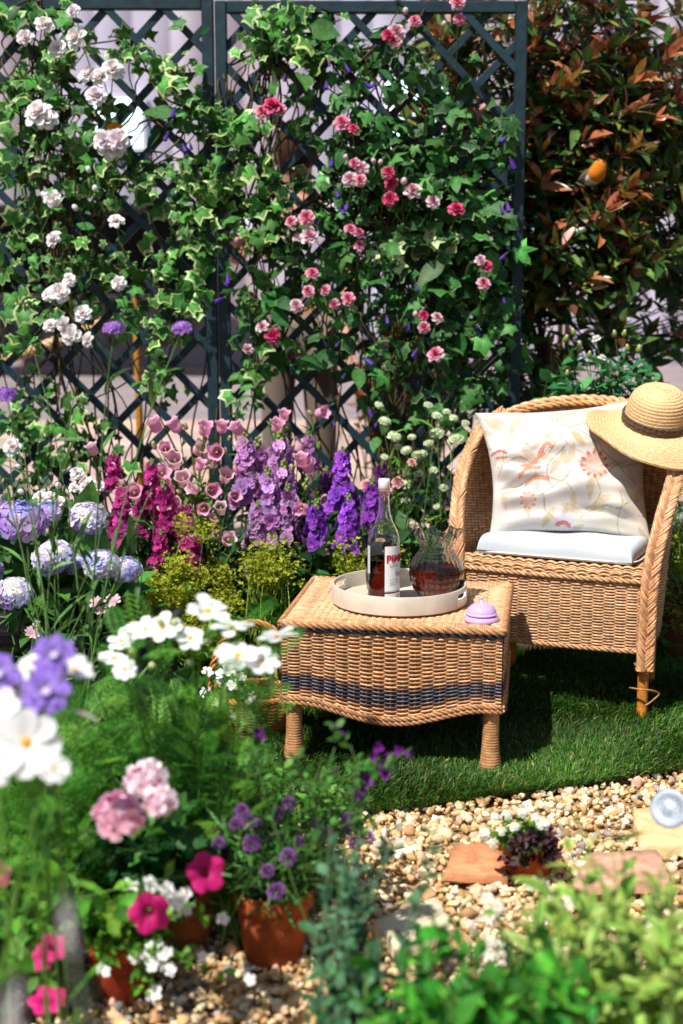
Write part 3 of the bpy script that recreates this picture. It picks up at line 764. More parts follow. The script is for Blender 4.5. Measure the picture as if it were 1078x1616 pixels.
# ------------------------------------------------------------------ chair
CC = np.array([.652, 4.315, .02]); CRZ = math.atan2(-.395, .919)
CH = thing('wicker_armchair', 'golden wicker tub armchair with plaited arm edges on the lawn', 'armchair', CC, rz=CRZ)
def cw(p):      # chair coordinates -> world
    return np.asarray(p) @ rot('z', CRZ).T + CC
def chair():
    half = np.array([(-.298, .0, .20), (-.303, .008, .44), (-.322, .06, .60), (-.335, .18, .735), (-.312, .335, .84), (-.2, .465, .90), (0, .53, .92)])
    rim = np.vstack([half, (half[:-1] * [-1, 1, 1])[::-1]])
    hb = np.array([(-.288, .005), (-.290, .03), (-.293, .09), (-.295, .21), (-.268, .35), (-.165, .455), (0, .485)]); base = np.vstack([hb, (hb[:-1] * [-1, 1])[::-1]])
    RM, BS = catmull(rim, 400), catmull(base, 400); UU = np.linspace(0, 1, 400); z0 = .20
    def pos(u, z):
        r = np.stack([np.interp(u, UU, RM[:, k]) for k in range(3)], -1); b = np.stack([np.interp(u, UU, BS[:, k]) for k in range(2)], -1)
        f = np.clip((z - z0) / np.maximum(r[:, 2] - z0, .02), 0, 1)[:, None]; xy = b + (r[:, :2] - b) * f; return np.column_stack([xy, np.full(len(u), z)])
    def nrm(u, z):
        e = .004; t = pos(np.clip(u + e, 0, 1), z) - pos(np.clip(u - e, 0, 1), z); return unit(np.column_stack([t[:, 1], -t[:, 0], np.zeros(len(u))]))
    def ur(z):
        ok = np.nonzero(RM[:, 2] >= z)[0]; return UU[ok[0]], UU[ok[-1]]
    mb = MB(); zs = np.arange(.215, .915, .0047)
    weave(mb, pos, nrm, zs, ur, 62, .0041, .0034, rowcol(lin('#c6986c'), .17), seg=4, flat=.55)
    local(CH, mb.build('side_and_back', M_WICKER, CH))
    mb = MB(); stakes_tubes(mb, pos, nrm, lambda u: (z0, np.interp(u, UU, RM[:, 2])), 62, .0042, CANE_D * .8, 12); local(CH, mb.build('stake', M_WICKER, CH))
    # front apron
    mb = MB(); fl, fr = np.array([-.288, 0.]), np.array([.288, 0.])
    def fp(u, z): q = fl + (fr - fl) * u[:, None]; return np.column_stack([q[:, 0], q[:, 1] - .018 * np.sin(math.pi * u), np.full(len(u), z)])
    def fn(u, z): return np.tile([0, -1., 0], (len(u), 1))
    weave(mb, fp, fn, np.arange(.205, .425, .0046), lambda z: (0, 1), 17, .0041, .0037, rowcol(lin('#c6986c'), .16), seg=5, flat=.55); local(CH, mb.build('front_panel', M_WICKER, CH))
    mb = MB(); stakes_tubes(mb, fp, fn, lambda u: (.205, .43), 17, .0042, CANE_D * .8); local(CH, mb.build('stake', M_WICKER, CH))
    # scalloped front rail: arched canes over the stakes, twisted cord below
    mb = MB(); u = np.linspace(0, 1, 200)
    for k in range(5):
        z = .430 + k * .0055; p = fp(u, z); p[:, 2] += .006 * np.abs(np.sin(17 * math.pi * u / 1.0)) ; p[:, 1] -= .006 + .003 * np.sin(34 * math.pi * u / 2 + k * math.pi) + (.0 if k < 4 else -.006)
        mb.tube(p, .0036, 5, rowcol(lin('#cfa274'), .08)(u, z, k), fn(u, 0))
    for k in range(7):
        p = fp(u, .461); p[:, 1] += k * .006; p[:, 2] += .006 * np.abs(np.sin(17 * math.pi * u)) - .0004 * k * k; mb.tube(p, .0036, 5, rowcol(lin('#cfa274'), .08)(u, 0, k), np.tile([0, 0, 1.], (200, 1)))
    p = fp(u, .425); p[:, 1] -= .006; rope(mb, p, .005, .0045, .06, lin('#c6986c'), 3)
    p = fp(u, .205); rope(mb, p, .005, .0045, .06, lin('#bb8d62'), 3)
    local(CH, mb.build('front_rail', M_WICKER, CH))
    # woven seat
    mb = MB()
    def sp(u, y): w = .285 if y < .3 else .285 - (y - .3) * .5; return np.column_stack([-w + 2 * w * u, np.full(len(u), y), np.full(len(u), .452)])
    weave(mb, sp, lambda u, y: np.tile([0, 0, 1.], (len(u), 1)), np.arange(.02, .47, .0056), lambda z: (0, 1), 17, .0046, .003, rowcol(lin('#c6986c'), .1)); local(CH, mb.build('seat', M_WICKER, CH))
    # rim: plaited front edges and twisted top
    k0 = 148
    for sgn in (0, 1):
        seg = RM[:k0] if sgn == 0 else RM[::-1][:k0]
        tn = unit(np.gradient(seg, axis=0)); sx = -1 if sgn == 0 else 1
        N = unit(np.column_stack([np.full(k0, sx * .38), np.full(k0, -1.0), np.full(k0, .25)])); N = unit(N - tn * np.sum(N * tn, 1)[:, None])
        mb = MB(); low = np.vstack([[seg[0] + [0, -.003, -.05 + .0]], seg]); Nl = np.vstack([N[:1], N])
        braid(mb, low + Nl * .012, Nl, .0235, .0075, .175, 7, .0046, lin('#cc986c')); local(CH, mb.build('arm_braid', M_WICKER, CH))
        mb = MB(); mb.tube(seg, .011, 8, lin('#a8743a')); local(CH, mb.build('arm_core', M_WICKER, CH))
    topc = RM[k0 - 6:400 - k0 + 6]; mb = MB(); rope(mb, topc, .009, .0085, .10, lin('#cba074'), 3); rope(mb, topc + [0, .014, -.010], .006, .006, .08, lin('#cb955c'), 3); rope(mb, topc + [0, -.012, -.012], .006, .006, .08, lin('#cb955c'), 3); local(CH, mb.build('back_rim', M_WICKER, CH))
    for i, (x, y) in enumerate(((-.293, .012), (.293, .012), (-.24, .40), (.24, .40))):
        mb = MB(); z = np.linspace(-.004, .40 if y < .1 else .3, 14); n = len(z)
        mb.tube(np.column_stack([np.full(n, x), np.full(n, y), z]), np.linspace(.0165, .019, n), 14, np.clip(lin('#c07a2e')[None] * (1 + .10 * np.sin(z * 40))[:, None], 0, 1)); local(CH, mb.build('leg', M_STEM, CH))
    # loose bindings unravelled round the right front leg
    for j, (zc, R, tilt, a0, a1) in enumerate(((.155, .024, .10, 0, 6.0), (.165, .028, -.15, .6, 6.8), (.172, .023, .05, 1, 7), (.085, .042, .35, -2.9, 1.0), (.055, .046, -.45, -1.2, 1.9))):
        a = np.linspace(a0, a1, 40); mb = MB(); g = R * (1 + .08 * np.sin(a * 3)); mb.tube(np.column_stack([.293 + g * np.cos(a), .012 + g * np.sin(a), zc + tilt * R * np.sin(a + j) - .012 * (a - a0) / 6]), .003, 6, lin('#b5793e')); local(CH, mb.build('loose_binding', M_WICKER, CH))
chair()

# ---- seat pad
def pad():
    nx, ny = 90, 80; b = MB(); q_ = lambda k: np.sin(np.linspace(-math.pi / 2, math.pi / 2, k)); u, v = np.meshgrid(q_(nx), q_(ny))
    X = .262 * u * (1 - .03 * (1 - v)); Y = .235 + .225 * v
    th = np.clip(1 - np.abs(u) ** 24, 0, 1) ** .4 * np.clip(1 - np.abs(v) ** 24, 0, 1) ** .4
    nn = np.array([[mnoise.noise(Vector((x * 7, y * 6, .3))) for x, y in zip(r1, r2)] for r1, r2 in zip(X, Y)])
    zt = .478 + .046 * th * (1 + .22 * nn - .18 * np.exp(-((u - .1) ** 2 + (v - .2) ** 2) * 3)) + .005 * nn; zb = .474 - .008 * th
    for Z in (zt, zb):
        p = np.stack([X, Y, Z], -1); p = p @ rot('z', 0).T; w = cw(p.reshape(-1, 3)).reshape(p.shape); b.grid(w, lin('#bcc4c9'))
    o = b.build('seat_cushion', M_CLOTH); tag(o, 'thin plain white seat cushion on the wicker armchair', 'cushion')
    e = MB(); a = np.linspace(0, 2 * math.pi, 200); cs = np.sign(np.cos(a)) * np.abs(np.cos(a)) ** .22; sn = np.sign(np.sin(a)) * np.abs(np.sin(a)) ** .22
    e.tube(cw(np.column_stack([.262 * cs, .235 + .225 * sn, np.full(200, .476)])), .0028, 6, lin('#d7dde2')); po = e.build('piping', M_CLOTH, o)
pad()
# ---- embroidered cushion leaning in the chair
def cushion():
    BL, BR, TL, TR_ = [np.array(p) for p in ((-.235, .10, .505), (.26, .225, .505), (-.345, .27, .885), (.21, .49, .945))]
    n, m = 190, 170; u, v = np.meshgrid(np.linspace(0, 1, n), np.linspace(0, 1, m)); s, t = u * 2 - 1, v * 2 - 1
    pin = 1 - .05 * (1 - np.abs(t) ** 2); pu = .5 + (u - .5) * (1 - .12 * (1 - t ** 2) * np.abs(s)); pv = .5 + (v - .5) * (1 - .12 * (1 - s ** 2) * np.abs(t))
    q = ((1 - pu) * (1 - pv))[..., None] * BL + (pu * (1 - pv))[..., None] * BR + ((1 - pu) * pv)[..., None] * TL + (pu * pv)[..., None] * TR_
    N = unit(np.cross(BR - BL, TL - BL)); N = N if N[1] < 0 else -N
    bul = (np.clip(1 - s ** 2, 0, 1) * np.clip(1 - t ** 2, 0, 1)) ** .42
    def nm(fx, fy, sd): return np.array([[mnoise.noise(Vector((x * fx + y * 1.7, y * fy - x * .8, sd))) for x, y in zip(r1, r2)] for r1, r2 in zip(u, v)])
    w1, w2 = nm(2.2, 5, .3), nm(5, 9, 2.2)
    fold = -.022 * np.exp(-((v - .30 - .12 * np.sin(u * 3)) / .035) ** 2) * np.exp(-((u - .12) / .22) ** 2) - .012 * np.exp(-((v - .52 + .3 * (u - .2)) / .04) ** 2) * np.exp(-((u - .2) / .2) ** 2) - .010 * np.exp(-((v - .12 + .2 * (u - .8)) / .03) ** 2) * np.exp(-((u - .75) / .2) ** 2)
    edge = (1 - np.abs(s) ** 6) * (1 - np.abs(t) ** 6)
    front = q + N * (bul * .095 + edge * (.045 * w1 + .024 * w2 + fold * 1.6))[..., None]; back = q - N * (bul * .05)[..., None]
    col = np.ones((m, n, 3)) * lin('#ccc5be'); ua, va = u * 1.22, v
    def put(mask, c): 
        k = .85 * np.clip(mask, 0, 1)[..., None]; col[:] = col * (1 - k) + np.asarray(c) * k
    def rose(cx, cy, R, petals, c, c2, gap=.35):
        dx, dy = ua - cx * 1.22, va - cy; r = np.hypot(dx, dy); a = np.arctan2(dy, dx); e = R * (.80 + .20 * np.cos(a * petals)); put((r < e) * .55, c); put((np.abs(r - e * .86) < R * .12) * (np.cos(a * petals * 1.0) > -gap) * .85, c2); put((r < R * .35) * .3, lin('#d9b7b0'))
    def stroke(pts, w, c, al=.9):
        p = catmull(np.array(pts) * [1.22, 1], 60); d = np.full(ua.shape, 9.0)
        for x, y in p: d = np.minimum(d, np.hypot(ua - x, va - y))
        put((d < w) * al, c)
    tan = lin('#cbb489'); sage = lin('#c4b48c'); r = np.random.default_rng(3)
    for _ in range(46):      # pale leaves
        cx, cy, a, L = r.uniform(0, 1.22), r.uniform(0, 1), r.uniform(0, 6.28), r.uniform(.05, .10); dx, dy = ua - cx, va - cy; p, o = dx * math.cos(a) + dy * math.sin(a), -dx * math.sin(a) + dy * math.cos(a)
        put((np.abs(o) < L * .32 * np.clip(1 - (p / L) ** 2, 0, 1)) * (.62 + .3 * np.sin(p * 400)), lin('#b59c68') if r.uniform() < .7 else lin('#a39a78'))
    for k in range(16):
        x, y = r.uniform(0, 1), r.uniform(.1, .95); a = r.uniform(0, 6.28); pts = [(x, y)]
        for _ in range(4): a += r.normal(0, .7); x += .09 * math.cos(a); y += .09 * math.sin(a); pts.append((x, y))
        stroke(pts, .005, tan * .55)
    stroke([(.05, .5), (.2, .56), (.32, .5), (.42, .6), (.52, .78), (.7, .8)], .006, tan * .5); stroke([(.45, .75), (.5, .62), (.6, .55)], .004, tan * .8)
    rose(.66, .47, .115, 12, lin('#d68a68'), lin('#b03a20')); rose(.25, .22, .07, 9, lin('#d99a78'), lin('#b85434')); rose(.45, .9, .06, 8, lin('#c9b088'), lin('#b09050')); rose(.86, .72, .07, 10, lin('#cfa890'), lin('#b87a50'))
    for pts in ([(.2, .42), (.26, .47), (.33, .46)], [(.22, .5), (.28, .5), (.36, .56)], [(.24, .36), (.3, .4), (.38, .38)], [(.33, .55), (.38, .63), (.41, .60)]): stroke(pts, .014, lin('#c05028'), .9); stroke(pts, .007, lin('#dc9a78'), .8)
    stroke([(.02, .62), (.08, .63), (.12, .60)], .012, lin('#a51f35')); stroke([(.05, .58), (.12, .57)], .007, lin('#b93a4a'))
    dx, dy = ua - .47 * 1.22, va - .05; put((np.hypot(dx, dy * 1.2) < .085) * .55, lin('#c9c4d6')); stroke([(.43, .035), (.47, .05), (.5, .03)], .016, lin('#bb2f3c'))
    dx, dy = ua - .2 * 1.22, va - .68; put((np.hypot(dx, dy) < .07) * .4, lin('#cfcbd8'))
    f = np.array([[mnoise.noise(Vector((x * 60, y * 60, 1))) for x, y in zip(r1, r2)] for r1, r2 in zip(u, v)]); put((((u - .82) / .2) ** 2 + ((v - .16) / .2) ** 2 < 1) * np.clip(f * 3, 0, 1) * .6, lin('#d9c79c')); col *= (1 + .04 * w2)[..., None]
    b = MB(); b.grid(cw(front.reshape(-1, 3)).reshape(front.shape), np.clip(col, 0, 1)); back = back[np.unique(np.r_[0:m:6, m - 1])][:, np.unique(np.r_[0:n:6, n - 1])]; b.grid(cw(back.reshape(-1, 3)).reshape(back.shape), lin('#e6ded6'))
    tag(b.build('embroidered_cushion', M_CLOTH), 'white satin cushion embroidered with coral flowers leaning in the armchair', 'cushion')
cushion()
# ---- straw hat
def hat():
    c = P(1034, 667, 4.50); t = thing('straw_hat', 'wide brimmed straw sun hat with dark plaited band on the cushion', 'hat', c)
    Mx = rot('z', -.15) @ rot('x', math.radians(19)) @ rot('y', math.radians(6))
    key = np.array([(.0015, .118), (.03, .1175), (.06, .110), (.083, .090), (.094, .062), (.099, .030), (.102, .004), (.112, -.004), (.145, -.010), (.185, -.016), (.214, -.022), (.219, -.027)])
    pr = resample(catmull(key, 400), 250); L = np.concatenate([[0], np.cumsum(np.linalg.norm(np.diff(pr, axis=0), axis=1))])
    tn = unit(np.gradient(pr, axis=0)); nr = np.column_stack([-tn[:, 1], tn[:, 0]]); nr = nr * np.where(nr[:, 1:2] < 0, -1, 1) if False else np.column_stack([-tn[:, 1], tn[:, 0]])
    rip = .0021 * np.abs(np.sin(L * math.pi / .0105)); pr = pr + nr * rip[:, None]; seg = 120; a = np.arange(seg) / seg * 2 * math.pi
    out = np.clip((pr[:, 0] - .11) / .10, 0, 1)[:, None] ** 1.5
    Z = pr[:, 1:2] + out * (.016 * np.sin(2 * a + .9) + .006 * np.sin(3 * a + 2) + .003 * np.sin(7 * a)) ; R = pr[:, 0:1] * (1 + .02 * np.sin(a + 1))
    R = R * np.ones_like(Z); p = np.stack([R * np.cos(a), R * np.sin(a) * 1.04, Z], -1)
    ringi = np.floor(L / .0105).astype(int)[:, None]; cc = 1 + .24 * np.sin(a[None] * 40 + ringi * 2.0 + L[:, None] * 900 * np.where(ringi % 2, 1, -1)) + .10 * np.sin(ringi * 12.9898)
    base = lin('#dcb482'); C = np.clip(base * cc[..., None], 0, 1)
    b = MB(); b.grid(p @ Mx.T + c, C, True)
    under = p.copy(); under[..., 2] -= .0035; b.grid(under[::-1] @ Mx.T + c, C[::-1] * .9, True); b.build('straw', M_STRAW, t)
    aa = np.linspace(0, 2 * math.pi, 160); mb = MB()
    for h in (.008, .022):
        path = np.column_stack([.1045 * np.cos(aa), .1045 * 1.04 * np.sin(aa), np.full(160, h) + .003 * np.sin(aa * 2)]); N = np.column_stack([np.cos(aa), np.sin(aa), 0 * aa])
        braid(mb, path @ Mx.T + c, N @ Mx.T, .0075, .0018, .036, 3, .0018, lin('#5d4a38'))
    mb.build('hat_band', M_STRAW, t)
hat()
# ------------------------------------------------------------------ plants: helpers
UP = np.array([0, 0, 1.0]); CAMDIR = np.array([0, -1.0, .25])
def mult(n, v=.25, h=.07): return np.exp(rng.normal(0, v, (n, 1))) * np.exp(rng.normal(0, h, (n, 3)))
def head(parent, me, pos, d, s, name='flower', color=None, roll=None, up=None):
    d = unit(np.asarray(d, float)); a = np.cross(d, [.3, 1, .2]) if up is None else np.asarray(up, float) - d * np.dot(up, d); x = unit(a); y = np.cross(d, x)
    r = rng.uniform(0, 6.28) if roll is None else roll; c, sn = math.cos(r), math.sin(r); X = x * c + y * sn; Yv = np.cross(d, X)
    sv = np.broadcast_to(np.asarray(s, float), (3,))
    M = np.stack([X * sv[0], Yv * sv[1], d * sv[2]], -1); return link(name, me, parent, m4(M, pos), color=color)
def stems(mb, paths, r0, r1, col, sides=5):
    for p in paths: mb.tube(p, np.linspace(r0, r1, len(p)), sides, np.clip(np.asarray(col) * math.exp(rng.normal(0, .15)), 0, 1), None, 1, False)
def path(a, b, bow=.15, n=9):
    a, b = np.asarray(a, float), np.asarray(b, float); L = np.linalg.norm(b - a); c = np.array([a[0] * .65 + b[0] * .35, a[1] * .65 + b[1] * .35, a[2] * .35 + b[2] * .65]) + rng.normal(0, bow * L * .4, 3); return bez(a, c, b, n)
def along(paths, per, start, size, ang=.9, upb=.5, taper=.3, end=1.0, jt=.25):
    """leaf transforms along stems: positions, frames"""
    Ps, Ds, Ns, Ss = [], [], [], []
    for p in paths:
        t = np.gradient(p, axis=0); t = unit(t); k = len(p)
        f = np.linspace(start, end, per) + rng.normal(0, .02, per); f = np.clip(f, 0, 1); i = f * (k - 1); i0 = np.minimum(i.astype(int), k - 2); w = (i - i0)[:, None]
        pos = p[i0] * (1 - w) + p[i0 + 1] * w; tt = t[i0]
        ph = np.arange(per) * 2.4 + rng.uniform(0, 6.28); ref = np.array([.2, .9, .1]); n1 = unit(np.cross(tt, ref)); n2 = np.cross(tt, n1); rad = np.cos(ph)[:, None] * n1 + np.sin(ph)[:, None] * n2
        a = ang + rng.normal(0, jt, per); d = np.cos(a)[:, None] * tt + np.sin(a)[:, None] * rad
        nn = tt * .6 + UP * upb + rng.normal(0, .3, (per, 3)); s = size * (1 - taper * f) * np.exp(rng.normal(0, .22, per))
        Ps.append(pos); Ds.append(d); Ns.append(nn); Ss.append(s)
    return np.vstack(Ps), frames(np.vstack(Ds), np.vstack(Ns), np.concatenate(Ss))
def bush(name, label, cat, base, ends, tmpl, size, per, cols, w, nobj=0, material=None, start=.25, r0=.004, scol=None, bow=.15, group=None, ang=.9, taper=.3, basejit=.04, upb=.5, v=.22, parent=None, end=.9):
    t = parent or thing(name, label, cat, base, group); base = np.asarray(base, float)
    ps = [path(base + np.array([*rng.normal(0, basejit, 2), 0]), e, bow) for e in ends]
    mb = MB(); stems(mb, ps, r0, r0 * .4, lin('#4c6a2c') if scol is None else scol); mb.build('stem', M_STEM, t)
    loc, M = along(ps, per, start, size, ang, upb, taper, end)
    leaves(t, tmpl, M, loc, mixcol(cols, w, len(loc), .07, v), nobj, material or M_LEAF); return t
def ends_in(c, r, n, shell=.5):
    d = unit(rng.normal(0, 1, (n, 3))); q = rng.uniform(shell ** 3, 1, n) ** (1 / 3); return np.asarray(c) + d * q[:, None] * np.asarray(r)
OV = [leaf_t(.52, 4, .25, .15), leaf_t(.48, 4, .35, .35, 1, (1, 1, 1), (.9, .95, .9)), leaf_t(.56, 4, .1, -.1)]
OVX = [leaf_t(.58, 6, .2, .2, .9, (1.25, 1.2, 1.1), (.85, .9, .85), .02), leaf_t(.62, 6, .3, .05, .9, (1.2, 1.2, 1.1), (.9, .9, .9), .03), leaf_t(.5, 6, .25, .4, .9)]
NARROW = [leaf_t(.13, 3, .2, .3), leaf_t(.16, 3, .3, .5), leaf_t(.11, 3, .2, .1)]
LANCE = [leaf_t(.34, 4, .28, .18, 1.0, (1.1, 1.1, 1.1), (.92, .92, .92)), leaf_t(.36, 4, .4, .45, 1.0, (1.1, 1.1, 1.1), (.92, .92, .92)), leaf_t(.32, 4, .22, -.12, 1.0)]
G1, G2, G3, G4 = lin('#3f6b2e'), lin('#2b5426'), lin('#5d8a36'), lin('#1f3d20')
LIME = lin('#a8ad2a')

# ------------------------------------------------------------------ climbers on the trellis
def clump_pts(cl, more=1.0, ylo=5.45, yhi=5.72):
    A = []
    for px, py, rx, ry, n in cl:
        n = int(n * more); a = rng.normal(0, .55, (n, 2)); Y = rng.uniform(ylo, yhi, n)
        for (u, v_), y in zip(a, Y): A.append(P(px + u * rx, py + v_ * ry, y))
    return np.array(A)
def climber(name, label, cat, base, cl, tmpl, size, nobj, colm, material=M_LEAF, group=None, nstem=9, more=1.0):
    t = thing(name, label, cat, base, group); loc = clump_pts(cl, more); n = len(loc)
    d = np.stack([rng.normal(0, .8, n), rng.normal(-.45, .35, n), rng.normal(-.35, .55, n)], -1); nn = np.stack([rng.normal(-.1, .75, n), rng.normal(-.8, .35, n), rng.normal(.7, .75, n)], -1)
    M = frames(d, nn, size * np.clip(np.exp(rng.normal(-.05, .34, n)), .5, 1.5)); leaves(t, tmpl, M, loc, colm(n, loc), nobj, material)
    mb = MB()
    tg = loc[rng.choice(n, min(n, 26 + nstem), False)]
    for k, q in enumerate(tg):
        a = np.array([base[0] + rng.normal(0, .15), 5.6 + rng.normal(0, .03), .05]) if k < nstem else tg[rng.integers(0, nstem)]
        m = (a + q) / 2 + np.array([rng.normal(0, .12), 0, rng.normal(.1, .08)]); p = bez(a, m, q, 24); p[:, 1] = 5.6 + .06 * np.sin(np.linspace(0, 9, 24) + k); p[:, 0] += .025 * np.sin(np.linspace(0, 14, 24) + k * 2)
        mb.tube(p, np.linspace(.005, .0022, 24), 5, lin('#4a3a22') * rng.uniform(.7, 1.3), None, 1, False)
    mb.build('stem', M_STEM, t); return t
IG, IM = lin('#3f7336'), lin('#b7c48c'); IVY_V = [ivy_t(IG, IM, .35, 1, .76), ivy_t(lin('#528644'), lin('#c4cfa2'), .5, 2, .72), ivy_t(lin('#335f33'), lin('#8aa868'), .2, 3, .82), ivy_t(lin('#4a7f3a'), lin('#5c8c46'), .45, 9, .85)]
IVY_G = [ivy_t(lin('#467a3e'), lin('#5a8a4a'), .4, 4, .8), ivy_t(lin('#366438'), lin('#6a9058'), .25, 5, .84), ivy_t(lin('#50854a'), lin('#5a8c4c'), .5, 6, .8), ivy_t(lin('#356038'), lin('#92ae7c'), .3, 7, .82)]
left_cl = [(20, 30, 40, 30, 16), (60, 15, 40, 25, 14), (105, 70, 45, 35, 22), (60, 110, 50, 45, 24), (30, 170, 45, 45, 22), (100, 160, 40, 40, 14), (30, 250, 45, 40, 26), (110, 240, 50, 45, 26), (170, 205, 30, 40, 12), (190, 265, 45, 35, 22), (150, 300, 55, 35, 24), (60, 330, 55, 45, 24), (25, 400, 45, 50, 24), (95, 400, 55, 45, 24), (160, 420, 50, 40, 22), (235, 430, 60, 45, 26), (55, 470, 55, 35, 16), (15, 545, 40, 35, 12), (225, 500, 55, 35, 20), (280, 470, 40, 45, 18), (255, 585, 35, 45, 16), (110, 640, 55, 35, 16), (35, 650, 40, 50, 18), (160, 705, 60, 40, 14), (60, 720, 60, 40, 16), (205, 75, 45, 25, 16), (265, 105, 40, 40, 24), (300, 165, 40, 45, 22), (260, 285, 60, 35, 30), (325, 285, 45, 35, 24), (300, 335, 45, 50, 20), (310, 405, 45, 50, 22)]
mid_cl = [(345, 175, 30, 50, 18), (385, 205, 30, 55, 20), (350, 300, 35, 50, 20), (435, 285, 35, 45, 20), (415, 335, 35, 40, 14), (345, 350, 35, 60, 16), (405, 40, 28, 45, 18), (450, 60, 45, 45, 26), (500, 75, 45, 50, 24), (470, 20, 40, 22, 14), (430, 385, 20, 60, 16), (385, 480, 25, 60, 12), (410, 560, 30, 50, 14), (385, 625, 25, 40, 10)]
right_cl = [(560, 90, 50, 50, 30), (640, 115, 45, 50, 22), (520, 185, 50, 50, 28), (600, 190, 55, 55, 32), (655, 235, 60, 50, 38), (700, 150, 45, 45, 20), (735, 250, 60, 60, 40), (690, 290, 60, 50, 38), (780, 220, 35, 60, 22), (560, 255, 50, 45, 24), (620, 335, 70, 50, 40), (690, 375, 65, 40, 34), (520, 335, 50, 50, 26), (480, 425, 40, 50, 20), (560, 430, 70, 60, 42), (640, 440, 70, 60, 44), (740, 420, 60, 70, 48), (700, 520, 75, 50, 40), (785, 480, 30, 60, 22), (790, 560, 35, 50, 16), (610, 560, 50, 35, 18), (520, 535, 40, 35, 14), (600, 615, 50, 25, 10), (750, 610, 55, 45, 30), (690, 640, 50, 45, 20), (470, 560, 40, 45, 12), (560, 330, 50, 60, 20), (760, 330, 45, 60, 30), (450, 480, 40, 40, 14)]
vm = lambda n, loc: mult(n, .25, .06)
climber('ivy_plant', 'cream-edged ivy covering the trellis panel with white roses', 'ivy', (-1.05, 5.62, 0), left_cl, IVY_V, .064, 300, vm, more=1.45, group='ivy on the trellis')
climber('ivy_plant', 'cream-edged ivy tumbling over the double middle posts of the trellis', 'ivy', (-.42, 5.62, 0), mid_cl, IVY_V + IVY_G[:1], .070, 280, vm, more=1.5, group='ivy on the trellis')
climber('ivy_plant', 'plain green ivy covering the trellis panel with pink roses', 'ivy', (.22, 5.62, 0), right_cl, IVY_G, .066, 300, lambda n, loc: mult(n, .36, .08) * .85, more=1.4, group='ivy on the trellis')
climber('ivy_plant', 'pale cream variegated ivy sprig hanging at the middle of the pink rose trellis', 'ivy', (.36, 5.58, 0), [(650, 372, 30, 20, 16), (690, 372, 30, 18, 14), (620, 390, 18, 20, 10), (608, 410, 12, 16, 6)], [ivy_t(lin('#7a9a62'), lin('#dfe3b8'), .15, 8, .4)], .07, 60, lambda n, loc: mult(n, .12, .03), group='ivy on the trellis', nstem=2)
# large soft leaves of the violet-flowered climber
VC = [leaf_t(.55, 6, .2, .35, .8, (1.15, 1.15, 1.1), (.9, .9, .9), .02), leaf_t(.6, 6, .15, .15, .8, (1.1, 1.1, 1.1), (.9, .9, .9), .03)]
vcl = [(300, 55, 18, 12, 2), (355, 180, 14, 24, 4), (285, 145, 25, 25, 5), (300, 190, 30, 30, 8), (540, 95, 40, 40, 10), (490, 50, 30, 30, 6), (600, 60, 30, 40, 6), (770, 200, 30, 40, 8), (545, 390, 25, 35, 6), (480, 300, 40, 30, 8), (640, 120, 40, 30, 8), (620, 240, 60, 50, 14), (430, 470, 30, 40, 8), (560, 520, 40, 50, 10), (640, 500, 60, 50, 18), (520, 610, 30, 40, 6), (600, 650, 40, 30, 8), (740, 360, 60, 60, 20), (730, 500, 60, 60, 22), (780, 440, 30, 60, 12), (700, 450, 60, 60, 20)]
VT = climber('violet_climber', 'broad-leaved climber with small drooping violet flowers on the trellis', 'climbing plant', (.1, 5.6, 0), vcl, VC, .095, 170, lambda n, loc: mixcol([lin('#3d6d3c'), lin('#2c5834'), lin('#557f4c')], [3, 3, 2], n, .06, .25))
def violet_t():
    pt = petal_g(1, .42, 4, 2, .5, -.25, .6, 0, .8, lin('#5b3a9a'), lin('#6a3fb0')); return join([whorl(pt, 5, math.radians(70), .08, 0, 1, 0, 3, .05), xf(ball_t(.14, 6, 4, lin('#4c6a2c')), None, (0, 0, -.05))])
vm_ = tmesh(violet_t(), 'flower', M_PETAL)
for x, y in [(265, 210), (300, 226), (289, 229), (276, 172), (257, 190), (500, 168), (450, 118), (520, 96), (515, 130), (575, 130), (545, 102), (600, 120), (594, 130), (505, 346), (530, 300), (548, 320), (540, 325), (800, 215), (805, 250), (800, 320), (790, 326), (524, 250), (655, 450), (640, 492), (535, 540), (645, 510), (658, 552), (582, 645), (596, 665), (352, 445), (360, 432), (800, 400), (795, 470), (575, 565), (545, 590), (520, 640), (525, 665), (610, 500), (355, 470)]:
    head(VT, vm_, P(x, y, 5.39 + rng.uniform(0, .05)), (rng.normal(0, .7), -.6 + rng.normal(0, .3), -1), .034 * rng.uniform(.6, 1.3))
# roses
def climbing_rose(label, base, fl, ts, cols, leafc, nleaf_cl):
    t = climber('climbing_rose', label, 'rose', base, nleaf_cl, OV, .055, 200, lambda n, loc: mixcol([leafc, leafc * .75], [1, 1], n, .06, .25), group='climbing roses on the trellis')
    me = [tmesh(x, 'flower', M_PETAL) for x in ts]; mb = MB(); bud = tmesh(join([xf(ball_t(.5, 8, 6, cols, 1.3), None, (0, 0, .3)), xf(whorl(leaf_t(.4, 4, .2, -.3), 5, math.radians(70), .2, -.3), None, (0, 0, 0), 1, lin('#5d8a36'))]), 'bud', M_PETAL)
    for x, y, s in fl:
        p = P(x, y, 5.37 + rng.uniform(0, .05)); d = unit(np.array([rng.normal(-.05, .35), -1, rng.normal(.45, .3)])); r = s / 2 * 5.45 / 2300
        if s < 17: head(t, bud, p, (d[0], -.5, 1), r * 1.3, 'bud')
        else: head(t, me[rng.integers(0, len(me))], p, d, r * 1.0, 'flower')
        mb.tube(bez(p - d * .01, p - d * .05 + np.array([0, .02, -.05]), p + np.array([rng.normal(0, .05), .12, -.16]), 8), .0022, 5, lin('#4f6a30'), None, 1, False)
    mb.build('flower_stalk', M_STEM, t, kind='stuff')
W0, W1 = lin('#fbeeea'), lin('#fdfbfa')
